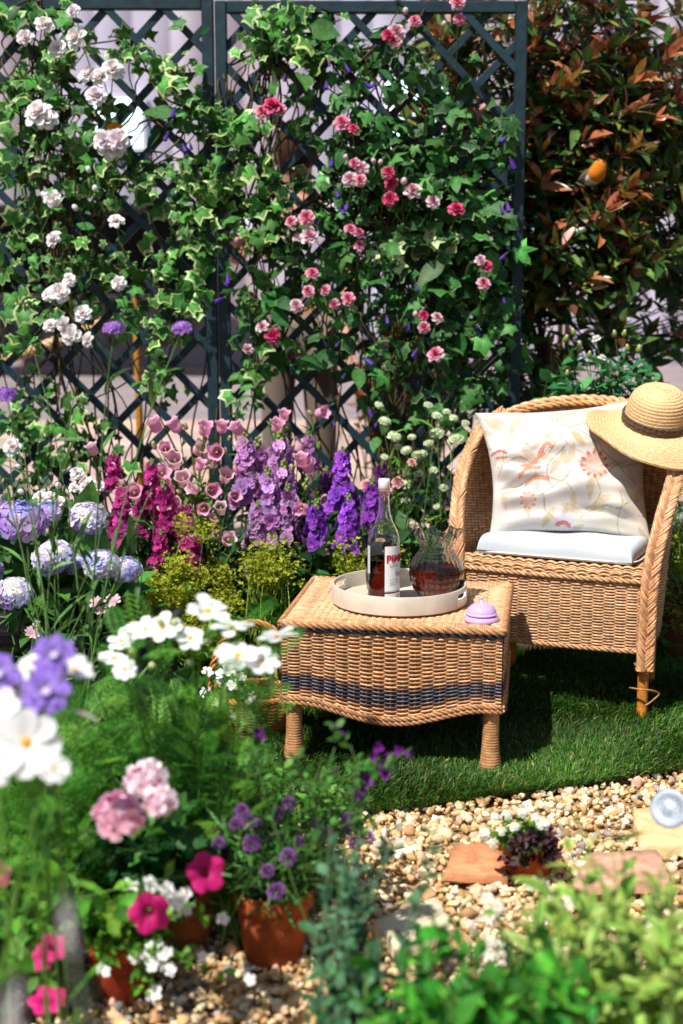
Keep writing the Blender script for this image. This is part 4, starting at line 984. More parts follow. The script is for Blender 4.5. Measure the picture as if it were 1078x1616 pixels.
wr = [(70, 40, 30), (92, 78, 30), (122, 60, 38), (116, 18, 22), (140, 120, 32), (160, 122, 34), (178, 110, 36), (152, 152, 34), (62, 180, 46), (72, 188, 38), (176, 230, 46), (186, 222, 36), (165, 222, 34), (83, 314, 28), (183, 350, 26), (86, 378, 28), (84, 464, 30), (94, 462, 32), (76, 466, 20), (110, 442, 22), (187, 447, 24), (131, 495, 30), (80, 514, 24), (101, 512, 26), (112, 528, 32), (140, 537, 26), (20, 705, 30), (70, 310, 14), (140, 270, 14), (150, 300, 14), (33, 730, 13), (40, 60, 26), (120, 330, 14)]
climbing_rose('white climbing rose with full double blooms on the trellis', (-.95, 5.6, 0), wr, [rose_t(W0, W1, 1), rose_t(W0, W1, 2, openness=.6), rose_t(lin('#f3e2e6'), lin('#f6f1f4'), 3)], W1, lin('#33602c'), [(80, 60, 60, 50, 26), (120, 130, 60, 40, 20), (60, 200, 50, 40, 18), (120, 330, 60, 50, 24), (100, 480, 60, 50, 26), (30, 690, 40, 40, 20), (160, 240, 40, 30, 12)])
K0, K1 = lin('#d42a66'), lin('#f4ccd8')
pr_ = [(430, 168, 30), (414, 178, 24), (442, 174, 22), (540, 195, 27), (558, 204, 18), (626, 52, 28), (612, 56, 22), (624, 66, 22), (725, 31, 19), (722, 4, 24), (655, 34, 20), (553, 283, 24), (570, 285, 20), (572, 266, 22), (560, 258, 18), (618, 290, 24), (637, 289, 16), (652, 302, 28), (616, 314, 24), (683, 319, 22), (720, 331, 27), (613, 272, 20), (488, 374, 30), (470, 375, 18), (484, 344, 26), (553, 362, 20), (566, 368, 18), (487, 460, 20), (468, 483, 22), (430, 530, 26), (414, 516, 22), (392, 551, 18), (550, 472, 22), (528, 480, 18), (493, 432, 22), (514, 458, 18), (758, 411, 18), (768, 420, 20), (763, 448, 22), (688, 560, 28), (690, 502, 19), (669, 517, 20), (668, 498, 18), (655, 498, 13), (640, 20, 14), (590, 256, 12), (600, 258, 12), (545, 250, 12), (700, 40, 12), (460, 350, 20), (567, 388, 18)]
climbing_rose('pink climbing rose with small cupped blooms on the trellis', (.1, 5.6, 0), pr_, [rose_t(K0, K1, 4), rose_t(lin('#dc4a80'), lin('#f0b4c8'), 5), rose_t(lin('#d02460'), lin('#e66a96'), 6, openness=.5), rose_t(lin('#d98aa0'), lin('#f3e2e4'), 7)], lin('#eccdd2'), lin('#2f5a2c'), [(560, 300, 70, 60, 40), (640, 300, 60, 50, 30), (480, 380, 50, 50, 24), (430, 520, 40, 40, 18), (620, 60, 60, 40, 24), (700, 500, 60, 60, 24), (770, 430, 30, 40, 16), (540, 470, 50, 50, 22)])

# ------------------------------------------------------------------ photinia shrub, small rose bush, robin
def photinia():
    base = np.array([.98, 6.1, .1]); t = thing('photinia_shrub', 'tall photinia shrub with red and orange young leaves beside the trellis', 'shrub', base)
    n = 440; ends = []
    while len(ends) < n:
        x, y = rng.uniform(640, 1160), rng.uniform(-40, 640); Y = 5.72 + .8 * rng.uniform(0, 1) ** 1.5
        dens = 1.0 if x > 830 else .38
        if y > 440: dens *= .30 if x > 960 else .55
        if y > 560 and x > 900: dens = 0
        if x > 940 and y < 90: dens *= .35
        if 840 < x < 940 and y < 130: dens *= .45
        if rng.uniform() < dens: ends.append(P(x, y, Y))
    ends = np.array(ends); mb = MB(); tr = []
    for k in range(7):
        a = base + np.array([rng.normal(0, .07), rng.normal(0, .06), 0]); e = base + np.array([rng.normal(0, .4), rng.normal(.1, .2), rng.uniform(1.2, 2.1)]); p = path(a, e, .12, 16); tr.append(p); mb.tube(p, np.linspace(.017, .006, 16), 7, lin('#4a3328'), None, 1, False)
    mb.build('trunk', M_STEM, t); mb = MB(); TP = np.vstack(tr); Ps, Ds, Ns, Ss, Cs = [], [], [], [], []
    for e in ends:
        low = TP[TP[:, 2] < e[2] - .05]; q = low[np.argmin(np.linalg.norm(low - e, axis=1) + rng.uniform(0, .15, len(low)))] if len(low) else base
        p = path(q, e, .15, 10); mb.tube(p, np.linspace(.0045, .0022, 10), 5, lin('#55302a'), None, 1, False)
        ax = unit(p[-1] - p[-3] + np.array([0, -.02, .05])); red = np.clip((e[2] - 1.15) / .7, 0, 1) * np.clip(1.1 - (e[1] - 5.72) * .75, .15, 1)
        for lev, kk, an, sz in ((0, 5, .35, .085), (-.035, 6, .8, .105), (-.09, 6, 1.15, .105), (-.16, 4, 1.3, .10)):
            ph = rng.uniform(0, 6.28); n1 = unit(np.cross(ax, [.3, .2, .9])); n2 = np.cross(ax, n1)
            for j in range(kk):
                f = ph + j * 6.283 / kk + rng.normal(0, .25); a = an + rng.normal(0, .18); r = math.cos(f) * n1 + math.sin(f) * n2
                Ps.append(e + ax * lev + rng.normal(0, .008, 3)); Ds.append(math.cos(a) * ax + math.sin(a) * r); Ns.append(ax + .4 * UP + rng.normal(0, .3, 3)); Ss.append(sz * math.exp(rng.normal(0, .2)))
                tip = rng.uniform() < red * (.72, .36, .10, .05)[[0, -.035, -.09, -.16].index(lev)]
                Cs.append((lin('#b06844'), lin('#c4825e'), lin('#8a4a38'), lin('#b88a48'), lin('#d0a08c'))[rng.integers(0, 5)] if tip else (lin('#4a6e38'), lin('#3a5a30'), lin('#688642'), lin('#8a8438'), lin('#6a3c2c'))[rng.choice(5, p=[.32, .3, .2, .1, .08])])
    mb.build('branch', M_STEM, t); n = len(Ps); C = np.clip(np.array(Cs) * mult(n, .22, .06), 0, 1)
    leaves(t, LANCE, frames(np.array(Ds), np.array(Ns), np.array(Ss)), np.array(Ps), C, 300, M_GLOSSY)
photinia()
def rosebush():
    base = np.array([.98, 5.3, -.02]); heads = [(941, 535, 15), (915, 545, 11), (893, 535, 11), (905, 525, 11), (970, 527, 10), (985, 527, 11), (990, 550, 11), (1008, 552, 12), (930, 560, 10), (950, 565, 14), (895, 590, 10), (950, 705, 10)]
    ends = [P(x, y, 5.25 + rng.uniform(-.06, .1)) for x, y, s in heads] + [P(rng.uniform(870, 1040), rng.uniform(575, 640), rng.uniform(5.1, 5.35)) for _ in range(34)]
    t = bush('rose_bush', 'low glossy rose bush with green buds behind the armchair', 'rose bush', base, ends, LANCE[:1] + OV, .082, 8, [lin('#2f6636'), lin('#25532c'), lin('#457a44')], [3, 3, 2], 260, M_GLOSSY, .45, .004, bow=.12, basejit=.06, ang=1.0)
    bush('', '', '', base, [P(rng.uniform(872, 1035), rng.uniform(572, 650), rng.uniform(5.08, 5.3)) for _ in range(44)], LANCE[:1] + OV[:1], .075, 6, [lin('#3f8048'), lin('#2f6b3a'), lin('#5a9a5c')], [3, 3, 2], 40, M_GLOSSY, .78, .003, bow=.1, basejit=.08, ang=1.1, taper=.1, parent=t, end=1.0)
    bud = tmesh(join([ball_t(.8, 8, 6, lin('#8fa84c'), 1.3), xf(ball_t(.45, 7, 5, lin('#efd8c8'), 1.2), None, (0, 0, .85))]), 'bud', M_PETAL); wb = tmesh(rose_t(W0, W1, 9, openness=.2), 'flower', M_PETAL)
    for (x, y, s), e in zip(heads, ends): head(t, wb if s > 13 else bud, e, (rng.normal(0, .2), -.2, 1), s / 2 * 5.25 / 2270, 'flower' if s > 13 else 'bud')
rosebush()
def robin():
    c = P(938, 276, 5.6); t = thing('robin', 'small robin with orange breast perched among the photinia leaves', 'bird', c + [0, 0, -.055])
    ax = np.linspace(0, 1, 22); prof = np.interp(ax, [0, .08, .25, .5, .68, .78, .9, 1], [.004, .017, .030, .036, .030, .025, .020, .003]); cen = catmull([(-.052, 0, -.028), (-.02, 0, -.012), (.012, 0, .006), (.03, 0, .036), (.042, 0, .052)], 22)
    seg = 20; a = np.arange(seg) / seg * 2 * math.pi; tn = unit(np.gradient(cen, axis=0)); n = np.cross(tn, [0, 1., 0]); p = cen[:, None] + prof[:, None, None] * (np.cos(a)[None, :, None] * np.array([0, 1., 0]) + np.sin(a)[None, :, None] * -n[:, None, :] * -1)
    side = np.sin(a)[None] * np.ones((22, 1)); low = side < .25; C = np.where(low[..., None], lin('#d9d2c8'), lin('#6d5c4a')) * np.ones((22, seg, 3)); br = (ax[:, None] > .40) & (side < .55); C[br] = lin('#d07a1c'); C[(ax[:, None] > .93) & (side < .9)] = lin('#c96a20')
    M = rot('z', math.radians(-55)); b = MB(); b.grid(p @ M.T + c, C, True); b.build('body', M_FUR, t)
    def pt(v): return np.array(v) @ M.T + c
    b = MB(); b.tube(np.array([pt((.046, 0, .050)), pt((.060, 0, .051))]), [.004, .0008], 6, lin('#3a2c22')); b.build('beak', M_PLASTIC, t)
    for s in (-1, 1):
        b = MB(); b.put(xf(ball_t(.003, 8, 6, (.01, .01, .01)), None, pt((.036, s * .019, .052)))); b.build('eye', M_PLASTIC, t)
        b = MB(); q = [pt((.0, s * .012, -.028)), pt((.004, s * .012, -.055))]; b.tube(np.array(q), .0016, 5, lin('#5a3a22')); b.build('leg', M_STEM, t)
        b = MB(); w = np.array([[(-.06 + .07 * u, s * (.030 + .006 * math.sin(u * 3.1)) * (1 - .3 * abs(v)), .002 + .022 * v * math.sin(.4 + 2.4 * u) + .01 * u - .02 * (1 - u)) for v in np.linspace(-1, 1, 5)] for u in np.linspace(0, 1, 8)]); b.grid(w @ M.T + c, lin('#5f5142')); b.build('wing', M_FUR, t)
    b = MB(); b.box((0, 0, 0), (.05, .018, .004), lin('#5a4a3a'), .001); b.V = [v @ rot('y', .5).T @ M.T + pt((-.07, 0, -.036)) for v in b.V]; b.build('tail', M_FUR, t)
robin()
def butterfly():
    c = P(181, 207, 5.42); t = thing('butterfly', 'small orange butterfly settled above the white rose cluster', 'butterfly', c); b = MB(); b.tube(np.array([c + [0, 0, -.014], c, c + [0, 0, .012]]), [.0015, .0025, .0015], 6, lin('#3a2c20')); b.build('body', M_FUR, t)
    for s in (-1, 1):
        b = MB(); w = petal_g(.038, .034, 4, 4, .05, .0, .3, 0, .8, lin('#d9761c'), lin('#e08a20'), lin('#3a2412')); b.put(xf(w, frames(np.array([[s * .6, -.35, .8]]), np.array([[s * .3, -1, 0]]))[0], c)); b.build('wing', M_PETAL, t)
butterfly()

# ------------------------------------------------------------------ flower bed in front of the trellis
def floret_t(n, c0, c1, w=.95, cen=None, tilt=18, cup=.2, notch=.0, L=1.0, jt=.06):
    ts = [whorl(petal_g(L, w * L, 2, 2, cup, .12, .3, notch, .8, c0, c1), n, math.radians(tilt), .04, 0, 1, 0, 3, jt)]
    if cen is not None: ts.append(xf(ball_t(.13, 6, 4, cen), None, (0, 0, .05)))
    return join(ts)
def cluster_t(fl, n, R, up, s, seed, colv=.12, hv=.05, squash=1.0, cols=None):
    r = np.random.default_rng(seed); d = sphere_dirs(n, up) + r.normal(0, .08, (n, 3)); d = unit(d); out = []
    for k in range(n):
        M = frames(np.cross(d[k:k + 1], r.normal(0, 1, (1, 3))), d[k:k + 1] + r.normal(0, .22, (1, 3)), s * math.exp(r.normal(0, .12)))[0]; p = d[k] * R * np.array([1, 1, squash]) * r.uniform(.9, 1.05)
        c = np.exp(r.normal(0, colv)) * np.exp(r.normal(0, hv, 3))
        if cols is not None: c = c * cols(d[k], r)
        out.append(xf(fl, M, p, 1, c))
    return join(out)
def spike_t(fl, n, L, R, s, seed, bud):
    r = np.random.default_rng(seed); out = []
    for k in range(n):
        f = (k + .5) / n; a = k * 2.4 + r.normal(0, .3); rad = R * (1 - .5 * f) * (.6 if f > .9 else 1) * r.uniform(.5, 1.25); d = np.array([[math.cos(a), math.sin(a), .25 + r.normal(0, .25)]])
        M = frames(np.cross(d, r.normal(0, 1, (1, 3))), d + r.normal(0, .2, (1, 3)), s * (1 - .35 * f) * math.exp(r.normal(0, .15)))[0]; out.append(xf(fl, M, (rad * math.cos(a), rad * math.sin(a), f * L), 1, math.exp(r.normal(0, .22)) * np.exp(r.normal(0, .06, 3))))
    for k in range(9): a = k * 2.4; out.append(xf(ball_t(.05 * (1 - .05 * k), 6, 4, bud), None, (.035 * math.cos(a), .035 * math.sin(a), L * (.98 + .022 * k))))
    return join(out)
def stock(label, base, spikes, c0, c1, group='stocks in the flower bed'):
    fl = floret_t(6, lin(c0), lin(c1), .9, None, 25, .3, .12); fl2 = join([fl, xf(fl, rot('z', .5) @ rot('x', .2), (0, 0, .15), .65)])
    me = [tmesh(spike_t(fl2, 36, 1.0, .25, .165, s, lin('#8fa05a')), 'flower_spike', M_PETAL) for s in (1, 2, 3)]
    ends, hs = [], []
    for x, y0, y1, Y in spikes:
        b_, t_ = P(x, y1, Y), P(x + rng.normal(0, 3), y0, Y); ends.append(b_); hs.append((b_, t_))
    t = bush('stock_plant', label, 'flower', base, ends, LANCE, .10, 9, [lin('#4b6f3c'), lin('#365a30'), lin('#62824c')], [3, 3, 2], 0, None, .25, .006, group=group, bow=.08, basejit=.08)
    for k, (b_, t_) in enumerate(hs): L = np.linalg.norm(t_ - b_) * 1.0; head(t, me[k % 3], b_, t_ - b_, (max(L, .13) * .95, max(L, .13) * .95, L), 'flower_spike')
stock('magenta double stock with crowded flower spikes beside the pink bells', (-.62, 4.95, -.02), [(236, 735, 800, 4.9), (266, 770, 850, 4.85), (296, 800, 868, 4.85), (190, 775, 850, 4.8), (250, 845, 895, 4.8), (222, 790, 850, 4.95), (306, 850, 890, 4.8), (180, 720, 770, 5.0)], '#a81a70', '#c43c90')
stock('pale lilac stock with broad flower spikes behind the lime froth', (-.24, 5.0, -.02), [(392, 698, 790, 5.0), (442, 696, 800, 5.02), (420, 752, 850, 4.92), (488, 690, 742, 5.1), (455, 775, 850, 4.9), (402, 800, 860, 4.88), (410, 705, 800, 5.08), (448, 740, 830, 4.96)], '#a863a8', '#cc9ccc')
stock('vivid violet stock with narrow flower spikes behind the bottle', (.02, 5.0, -.02), [(540, 718, 800, 4.98), (498, 800, 880, 4.85), (548, 792, 868, 4.85), (586, 765, 835, 4.95), (535, 750, 800, 5.05)], '#8a2cb4', '#ab5cd4')
stock('dusky mauve stock half hidden behind the violet flower spikes', (-.1, 5.25, -.02), [(478, 770, 840, 5.1), (600, 735, 800, 5.2), (515, 745, 800, 5.2)], '#6a2a6a', '#8a4a8a')
def bell_t(c0, c1):
    b = MB(); prof = np.array([(.10, 0), (.26, .04), (.36, .2), (.37, .5), (.39, .72), (.44, .84), (.50, .90)])
    def wob(r, z, a): f = np.clip((z - .6) / .3, 0, 1); return r * (1 + f * .10 * np.cos(5 * a)), z + f * .06 * np.cos(5 * a) - .05 * f ** 3
    pp = catmull(prof, 14); cc = np.array(c0) + (np.array(c1) - np.array(c0)) * np.linspace(0, 1, 14)[:, None]; b.lathe(pp, 25, cc, (0, 0, 0), wob); t = T(b.V[0], [list(q) for q in b.F4[0]], b.C[0])
    st = xf(ball_t(.06, 6, 4, lin('#efe2b0'), 4), None, (0, 0, .45)); cal = xf(whorl(leaf_t(.35, 4, .2, -.3), 5, math.radians(55), .08, -.02, .42), None, (0, 0, 0), 1, lin('#6d8f3c')); return join([t, st, cal])
def bells(label, base, fl, seed):
    me = [tmesh(bell_t(lin('#f09cc2'), lin('#f4b8d2')), 'flower', M_PETAL), tmesh(bell_t(lin('#efb4c4'), lin('#f4ccd6')), 'flower', M_PETAL)]; bud = tmesh(join([ball_t(.3, 8, 6, lin('#cdbf8a'), 1.8), xf(whorl(leaf_t(.4, 4, .2, -.3), 5, math.radians(60), .1, -.4, .8), None, (0, 0, 0), 1, lin('#7d9a40'))]), 'bud', M_PETAL)
    ends = [P(x, y + 14, Y) for x, y, Y in fl]; bc = [P(x + rng.normal(0, 18), y + rng.uniform(5, 45), Y + .02) for x, y, Y in fl for _ in range(1)]
    t = bush('bellflower', label, 'flower', base, ends + bc, LANCE, .062, 9, [lin('#62893a'), lin('#4a7434'), lin('#86a548')], [3, 3, 2], 80, None, .35, .0042, group='pink bellflowers in the bed', bow=.10, basejit=.07)
    for k, ((x, y, Y), e) in enumerate(zip(fl, ends)):
        d = (rng.normal(0, .3), -.35 + rng.normal(0, .15), 1) if k < 6 else (rng.normal(0, .5), -.7, rng.normal(.5, .35)); head(t, me[k % 2 if k > 3 else 0], e, d, .055 * rng.uniform(.8, 1.12))
    for e in bc: head(t, bud, e, (rng.normal(0, .4), -.2, 1), .028 * rng.uniform(.7, 1.2), 'bud')
bells('tall pink bellflower with cup blooms in front of the double trellis post', (-.52, 5.0, -.02), [(250, 667, 5.0), (283, 667, 5.0), (322, 672, 5.0), (350, 669, 5.02), (314, 728, 4.95), (150, 703, 5.05), (270, 762, 4.92), (292, 752, 4.95), (330, 760, 4.95), (353, 745, 5.0), (325, 786, 4.9), (350, 796, 4.88), (305, 818, 4.85), (357, 842, 4.85), (213, 768, 4.9), (217, 825, 4.85), (300, 745, 5.05), (338, 720, 5.05), (345, 840, 4.9), (195, 750, 5.0), (262, 700, 5.0), (278, 720, 5.0), (345, 700, 5.0), (310, 700, 5.05), (365, 770, 4.95), (285, 790, 4.9), (250, 740, 4.95), (312, 760, 4.9), (372, 730, 5.0), (338, 810, 4.9)], 1)
bells('pink bellflower rising above the pale lilac stock', (-.2, 5.15, -.02), [(447, 650, 5.1), (436, 668, 5.08), (476, 722, 4.95), (490, 732, 4.95), (380, 672, 5.15), (470, 700, 5.1), (484, 790, 4.9), (510, 770, 5.0), (500, 640, 5.2)], 2)
# lime pompon heads
def pompoms():
    fl = floret_t(4, lin('#c9d79a'), lin('#e9efd2'), .9, None, 35); me = tmesh(cluster_t(fl, 60, .8, -.1, .34, 3, .1, .04, .55), 'flower', M_PETAL)
    pts = [(607, 665, 20), (623, 690, 24), (628, 706, 16), (641, 711, 18), (658, 718, 18), (607, 722, 14), (690, 657, 18), (690, 684, 24), (677, 700, 16), (668, 716, 16), (720, 695, 26), (643, 765, 22), (660, 748, 16), (684, 742, 16), (700, 770, 16), (705, 650, 14), (730, 730, 14), (650, 690, 14), (598, 640, 16), (676, 640, 16), (716, 660, 16), (735, 668, 14), (640, 790, 16), (690, 800, 14)]
    ends = [P(x, y, 5.1 + rng.uniform(-.1, .15)) for x, y, s in pts]
    t = bush('scabious_plant', 'scabious with pale lime pincushion heads behind the glass jug', 'flower', (.2, 5.1, -.02), ends, NARROW, .09, 9, [G1, G3, lin('#6f9440')], [2, 2, 2], 0, None, .15, .0025, bow=.1, basejit=.1)
    for (x, y, s), e in zip(pts, ends): head(t, me, e, (rng.normal(0, .25), -.35, 1), s / 2 * 5.1 / 2235)
    r = [tmesh(rose_t(lin('#d9848c'), lin('#eec0bc'), 21), 'flower', M_PETAL)]
    pk = [(627, 762, 20), (580, 768, 24), (650, 730, 14), (612, 775, 14)]; ends = [P(x, y, 5.0) for x, y, s in pk]
    t = bush('small_rose', 'little salmon rose plant behind the bottle cap', 'rose', (.1, 5.05, -.02), ends, OV, .05, 10, [G1, G2], [1, 1], 0, None, .3, .003)
    for (x, y, s), e in zip(pk, ends): head(t, r[0], e, (0, -.8, .6), s / 2 * 5.0 / 2225)
pompoms()
# dark leafy filling plants
def filler(label, base, c, r, n, tm, size, per, cols, nobj=0, m=None, group='dark leafy plants filling the bed', start=.2): bush('leafy_plant', label, 'plant', base, ends_in(c, r, n, .3), tm, size, per, cols, [3, 3, 2], nobj, m, start, .005, bow=.2, group=group, basejit=.06)
DK = [lin('#2c4f2a'), lin('#213f24'), lin('#3f6634')]
filler('broad dark leaves below the magenta stock', (-.8, 4.85, -.02), (-.8, 4.85, .32), (.3, .2, .26), 42, OV, .10, 9, DK)
filler('broad dark leaves below the pink bellflowers', (-.45, 4.9, -.02), (-.45, 4.92, .32), (.28, .18, .28), 42, OV, .10, 9, DK)
filler('broad dark leaves below the lilac stock', (-.12, 4.85, -.02), (-.12, 4.86, .30), (.25, .18, .26), 42, OVX, .12, 8, DK, 60)
filler('broad dark leaves below the violet stock', (.15, 4.9, -.02), (.15, 4.92, .30), (.28, .18, .28), 44, OV, .09, 9, DK)
filler('dark leaves between the armchair and the trellis', (.45, 5.2, -.02), (.45, 5.22, .36), (.28, .18, .34), 44, OV, .085, 9, DK)
filler('dark leaves at the foot of the trellis by the white roses', (-1.15, 5.2, -.02), (-1.15, 5.2, .42), (.32, .25, .36), 50, OV, .09, 9, DK)
filler('dark leaves at the foot of the double trellis post', (-.6, 5.35, -.02), (-.6, 5.35, .36), (.35, .14, .28), 44, OV, .085, 9, DK)
filler('dark reddish leaves at the foot of the photinia shrub', (.8, 5.65, -.02), (.82, 5.68, .55), (.3, .25, .5), 60, LANCE, .09, 9, [lin('#2a3a22'), lin('#4a2a20'), lin('#213820')])
filler('dark leaves on the soil behind the right arm of the armchair', (1.25, 5.35, -.02), (1.28, 5.35, .28), (.35, .2, .28), 46, OV, .085, 9, DK)
filler('dark leaves right under the trellis below the pink roses', (.05, 5.42, -.02), (.05, 5.42, .34), (.35, .12, .30), 44, OV, .085, 9, DK)
# lady's mantle: frothy lime flowers over round leaves
def froth(label, base, c, r, n):
    base = np.asarray(base, float); t = thing('ladys_mantle', label, 'flower', base, "lime ladys mantle"); ends = ends_in(c, r, 60, .7); ends[:, 2] += np.where(ends[:, 1] > c[1], np.abs(ends[:, 2] - c[2]), 0)
    ps = [path(base + np.array([*rng.normal(0, .05, 2), 0]), e, .15) for e in ends]; mb = MB(); stems(mb, ps, .0028, .0012, lin('#7d8f30')); mb.build('stem', M_STEM, t)
    f = whorl(petal_g(1, .8, 1, 1, .2, .12, .5, 0, .8, lin('#8c9a22'), lin('#b2b83a')), 4, math.radians(30), .04, 0, 1, 0, 3, .06); k = rng.integers(0, len(ends), n); loc = ends[k] + rng.normal(0, 1, (n, 3)) * np.array([.026, .026, .022]); d = unit(rng.normal(0, .6, (n, 3)) + UP)
    M = frames(np.cross(d, rng.normal(0, 1, (n, 3))), d, .0074 * np.exp(rng.normal(0, .25, n))); mb = MB(); mb.inst(f, M, loc, mult(n, .22, .08)); mb.build('blossom', M_PETAL, t, kind='stuff')
    fan = ivy_t(lin('#4f7434'), lin('#6a8a40'), -.25, 12, .85); lp = [path(base + np.array([*rng.normal(0, .04, 2), 0]), base + (np.asarray(c) - base) * np.array([1, 1, .55]) + rng.normal(0, 1, 3) * np.asarray(r) * np.array([.8, .8, .25]), .2) for _ in range(26)]
    L = np.array([p[-1] for p in lp]); q = frames(unit(L - base + [0, -.05, 0]) * [1, 1, .2], np.tile(UP, (26, 1)) + rng.normal(0, .25, (26, 3)), .10 * np.exp(rng.normal(0, .2, 26))); leaves(t, [fan], q, L, mult(26, .2, .06), 26, M_LEAF)
froth('frothy lime flowered mound between hydrangeas and pale lilac stock', (-.52, 4.7, -.02), (-.54, 4.68, .25), (.18, .15, .16), 6500)
froth('small lime flowered mound just left of the wicker table', (-.24, 4.65, -.02), (-.24, 4.66, .38), (.08, .07, .06), 900)
froth('lime flowered clump behind the tray on the wicker table', (.08, 4.75, -.02), (.08, 4.78, .40), (.13, .1, .05), 600)
froth('lime flowered mound on the right side of the armchair', (1.25, 4.95, -.02), (1.22, 4.93, .30), (.20, .16, .2), 3600)
def silver():
    t = bush('silver_ragwort', 'silver felted foliage plant behind the right chair arm', 'plant', (1.22, 5.15, -.02), ends_in((1.22, 5.12, .47), (.12, .1, .1), 20), [ivy_t((1, 1, 1), (1, 1, 1), .2, 15)], .07, 6, [lin('#9aa6a4'), lin('#7d8b8a')], [1, 1], 60, None, .5, .004)
silver()
# ------------------------------------------------------------------ pots, planter, basket
def pot(label, c, r, h, col='#a8532c', group='terracotta pots on the gravel'):
    c = np.asarray(c, float); t = thing('terracotta_pot', label, 'pot', c, group); cl = lin(col)
    b = MB(); b.lathe([(.0001, .004), (r * .66, 0), (r * .70, .004), (r * .90, h * .76), (r * .905, h * .775), (r * .84, h * .78), (r * .80, h * .76), (r * .64, h * .1), (.0001, h * .08)], 48, cl, c); b.build('body', M_CLAY, t)
    b = MB(); b.lathe([(r * .91, h * .765), (r * .98, h * .772), (r, h * .80), (r * 1.01, h * .97), (r * .99, h), (r * .92, h), (r * .89, h * .96), (r * .86, h * .77)], 48, cl * 1.06, c); b.build('rim', M_CLAY, t)
    b = MB(); n = 14; X, A = np.meshgrid(np.linspace(.001, r * .875, n), np.linspace(0, 2 * math.pi, 40)); b.grid(np.stack([c[0] + X * np.cos(A), c[1] + X * np.sin(A), c[2] + h * .88 + .004 * np.sin(X * 300 + A * 5)], -1), lin('#2a1e16')); b.build('soil', M_SOIL, t); return t
PC = G(430, 1532); PC[1] += .06; pot('big terracotta pot of purple chives with a thick rolled rim', PC, .083, .155)
PA = G(188, 1584); PA[1] += .05; pot('dark red terracotta pot of white bacopa', PA, .074, .122, '#a03c24')
PB = G(292, 1500); PB[1] += .05; pot('tan terracotta pot half hidden behind the white bacopa', PB, .072, .20, '#b0683c')
PD = G(837, 1394); PD[1] += .05; pot('small terracotta pot of purple and white flowers beside the orange tile', PD, .068, .085, '#b0542e')
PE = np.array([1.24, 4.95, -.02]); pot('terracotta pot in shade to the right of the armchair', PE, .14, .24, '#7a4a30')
PF = np.array([1.17, 5.2, .30]); 
PG = np.array([-.62, 2.62, -.01]); pot('terracotta pot of magenta petunias under the feathery foliage', PG, .085, .14, '#6e3020')
def planter():
    t = thing('planter_box', 'dark navy rectangular planter under the hydrangeas', 'planter', (-.82, 4.2, -.02)); c = lin('#20222e'); x0, x1, y0, y1, h = -1.16, -.52, 4.05, 4.36, .30
    for n_, cc, s in (('panel', ((x0 + x1) / 2, y0, h / 2), (x1 - x0, .022, h)), ('panel', ((x0 + x1) / 2, y1, h / 2), (x1 - x0, .022, h)), ('panel', (x0 + .008, (y0 + y1) / 2, h / 2), (.022, y1 - y0 - .024, h - .004)), ('panel', (x1 - .008, (y0 + y1) / 2, h / 2), (.022, y1 - y0 - .024, h - .004)), ('rim', ((x0 + x1) / 2, y0 - .004, h + .012), (x1 - x0 + .02, .05, .022)), ('rim', (x1 - .006, (y0 + y1) / 2 + .02, h + .012), (.05, y1 - y0 - .02, .020)), ('soil', ((x0 + x1) / 2, (y0 + y1) / 2, h - .05), (x1 - x0 - .05, y1 - y0 - .05, .03))):
        b = MB(); b.box(cc, s, lin('#2a1e16') if n_ == 'soil' else c, .004); b.build(n_, M_SOIL if n_ == 'soil' else M_WOOD, t, smooth=False)
planter()
BK = np.array([-.262, 4.10, .02])
def basket():
    t = thing('wicker_basket', 'low round wicker basket with hoop handle beside the table leg', 'basket', BK); mb = MB(); z = np.linspace(.004, .105, 22)
    for j, zz in enumerate(z):
        R = .105 + .028 * math.sin(zz / .105 * 1.9); a = np.linspace(0, 2 * math.pi, 160); off = .0035 * np.sin(a * 13 + math.pi * j); mb.tube(np.column_stack([BK[0] + (R + off) * np.cos(a), BK[1] + (R + off) * np.sin(a) * .85, np.full(160, BK[2] + zz)]), .003, 5, lin('#a8642c') * math.exp(rng.normal(0, .15)), None, 1, False)
    mb.build('body', M_WICKER, t); mb = MB(); a = np.linspace(0, 2 * math.pi, 200); rope(mb, np.column_stack([BK[0] + .132 * np.cos(a), BK[1] + .112 * np.sin(a), np.full(200, BK[2] + .11)]), .006, .005, .05, lin('#b5773a')); mb.build('rim', M_WICKER, t)
    mb = MB(); a = np.linspace(0, math.pi, 80); rope(mb, np.column_stack([BK[0] + .130 * np.cos(a), np.full(80, BK[1]), BK[2] + .10 + .225 * np.sin(a) ** .9]), .006, .0055, .07, lin('#b5773a')); mb.build('handle', M_WICKER, t)
    mb = MB(); mb.lathe([(.0001, 0), (.103, 0), (.104, .004), (.0001, .004)], 32, lin('#7a4a22'), BK); mb.build('base', M_WICKER, t)
basket()
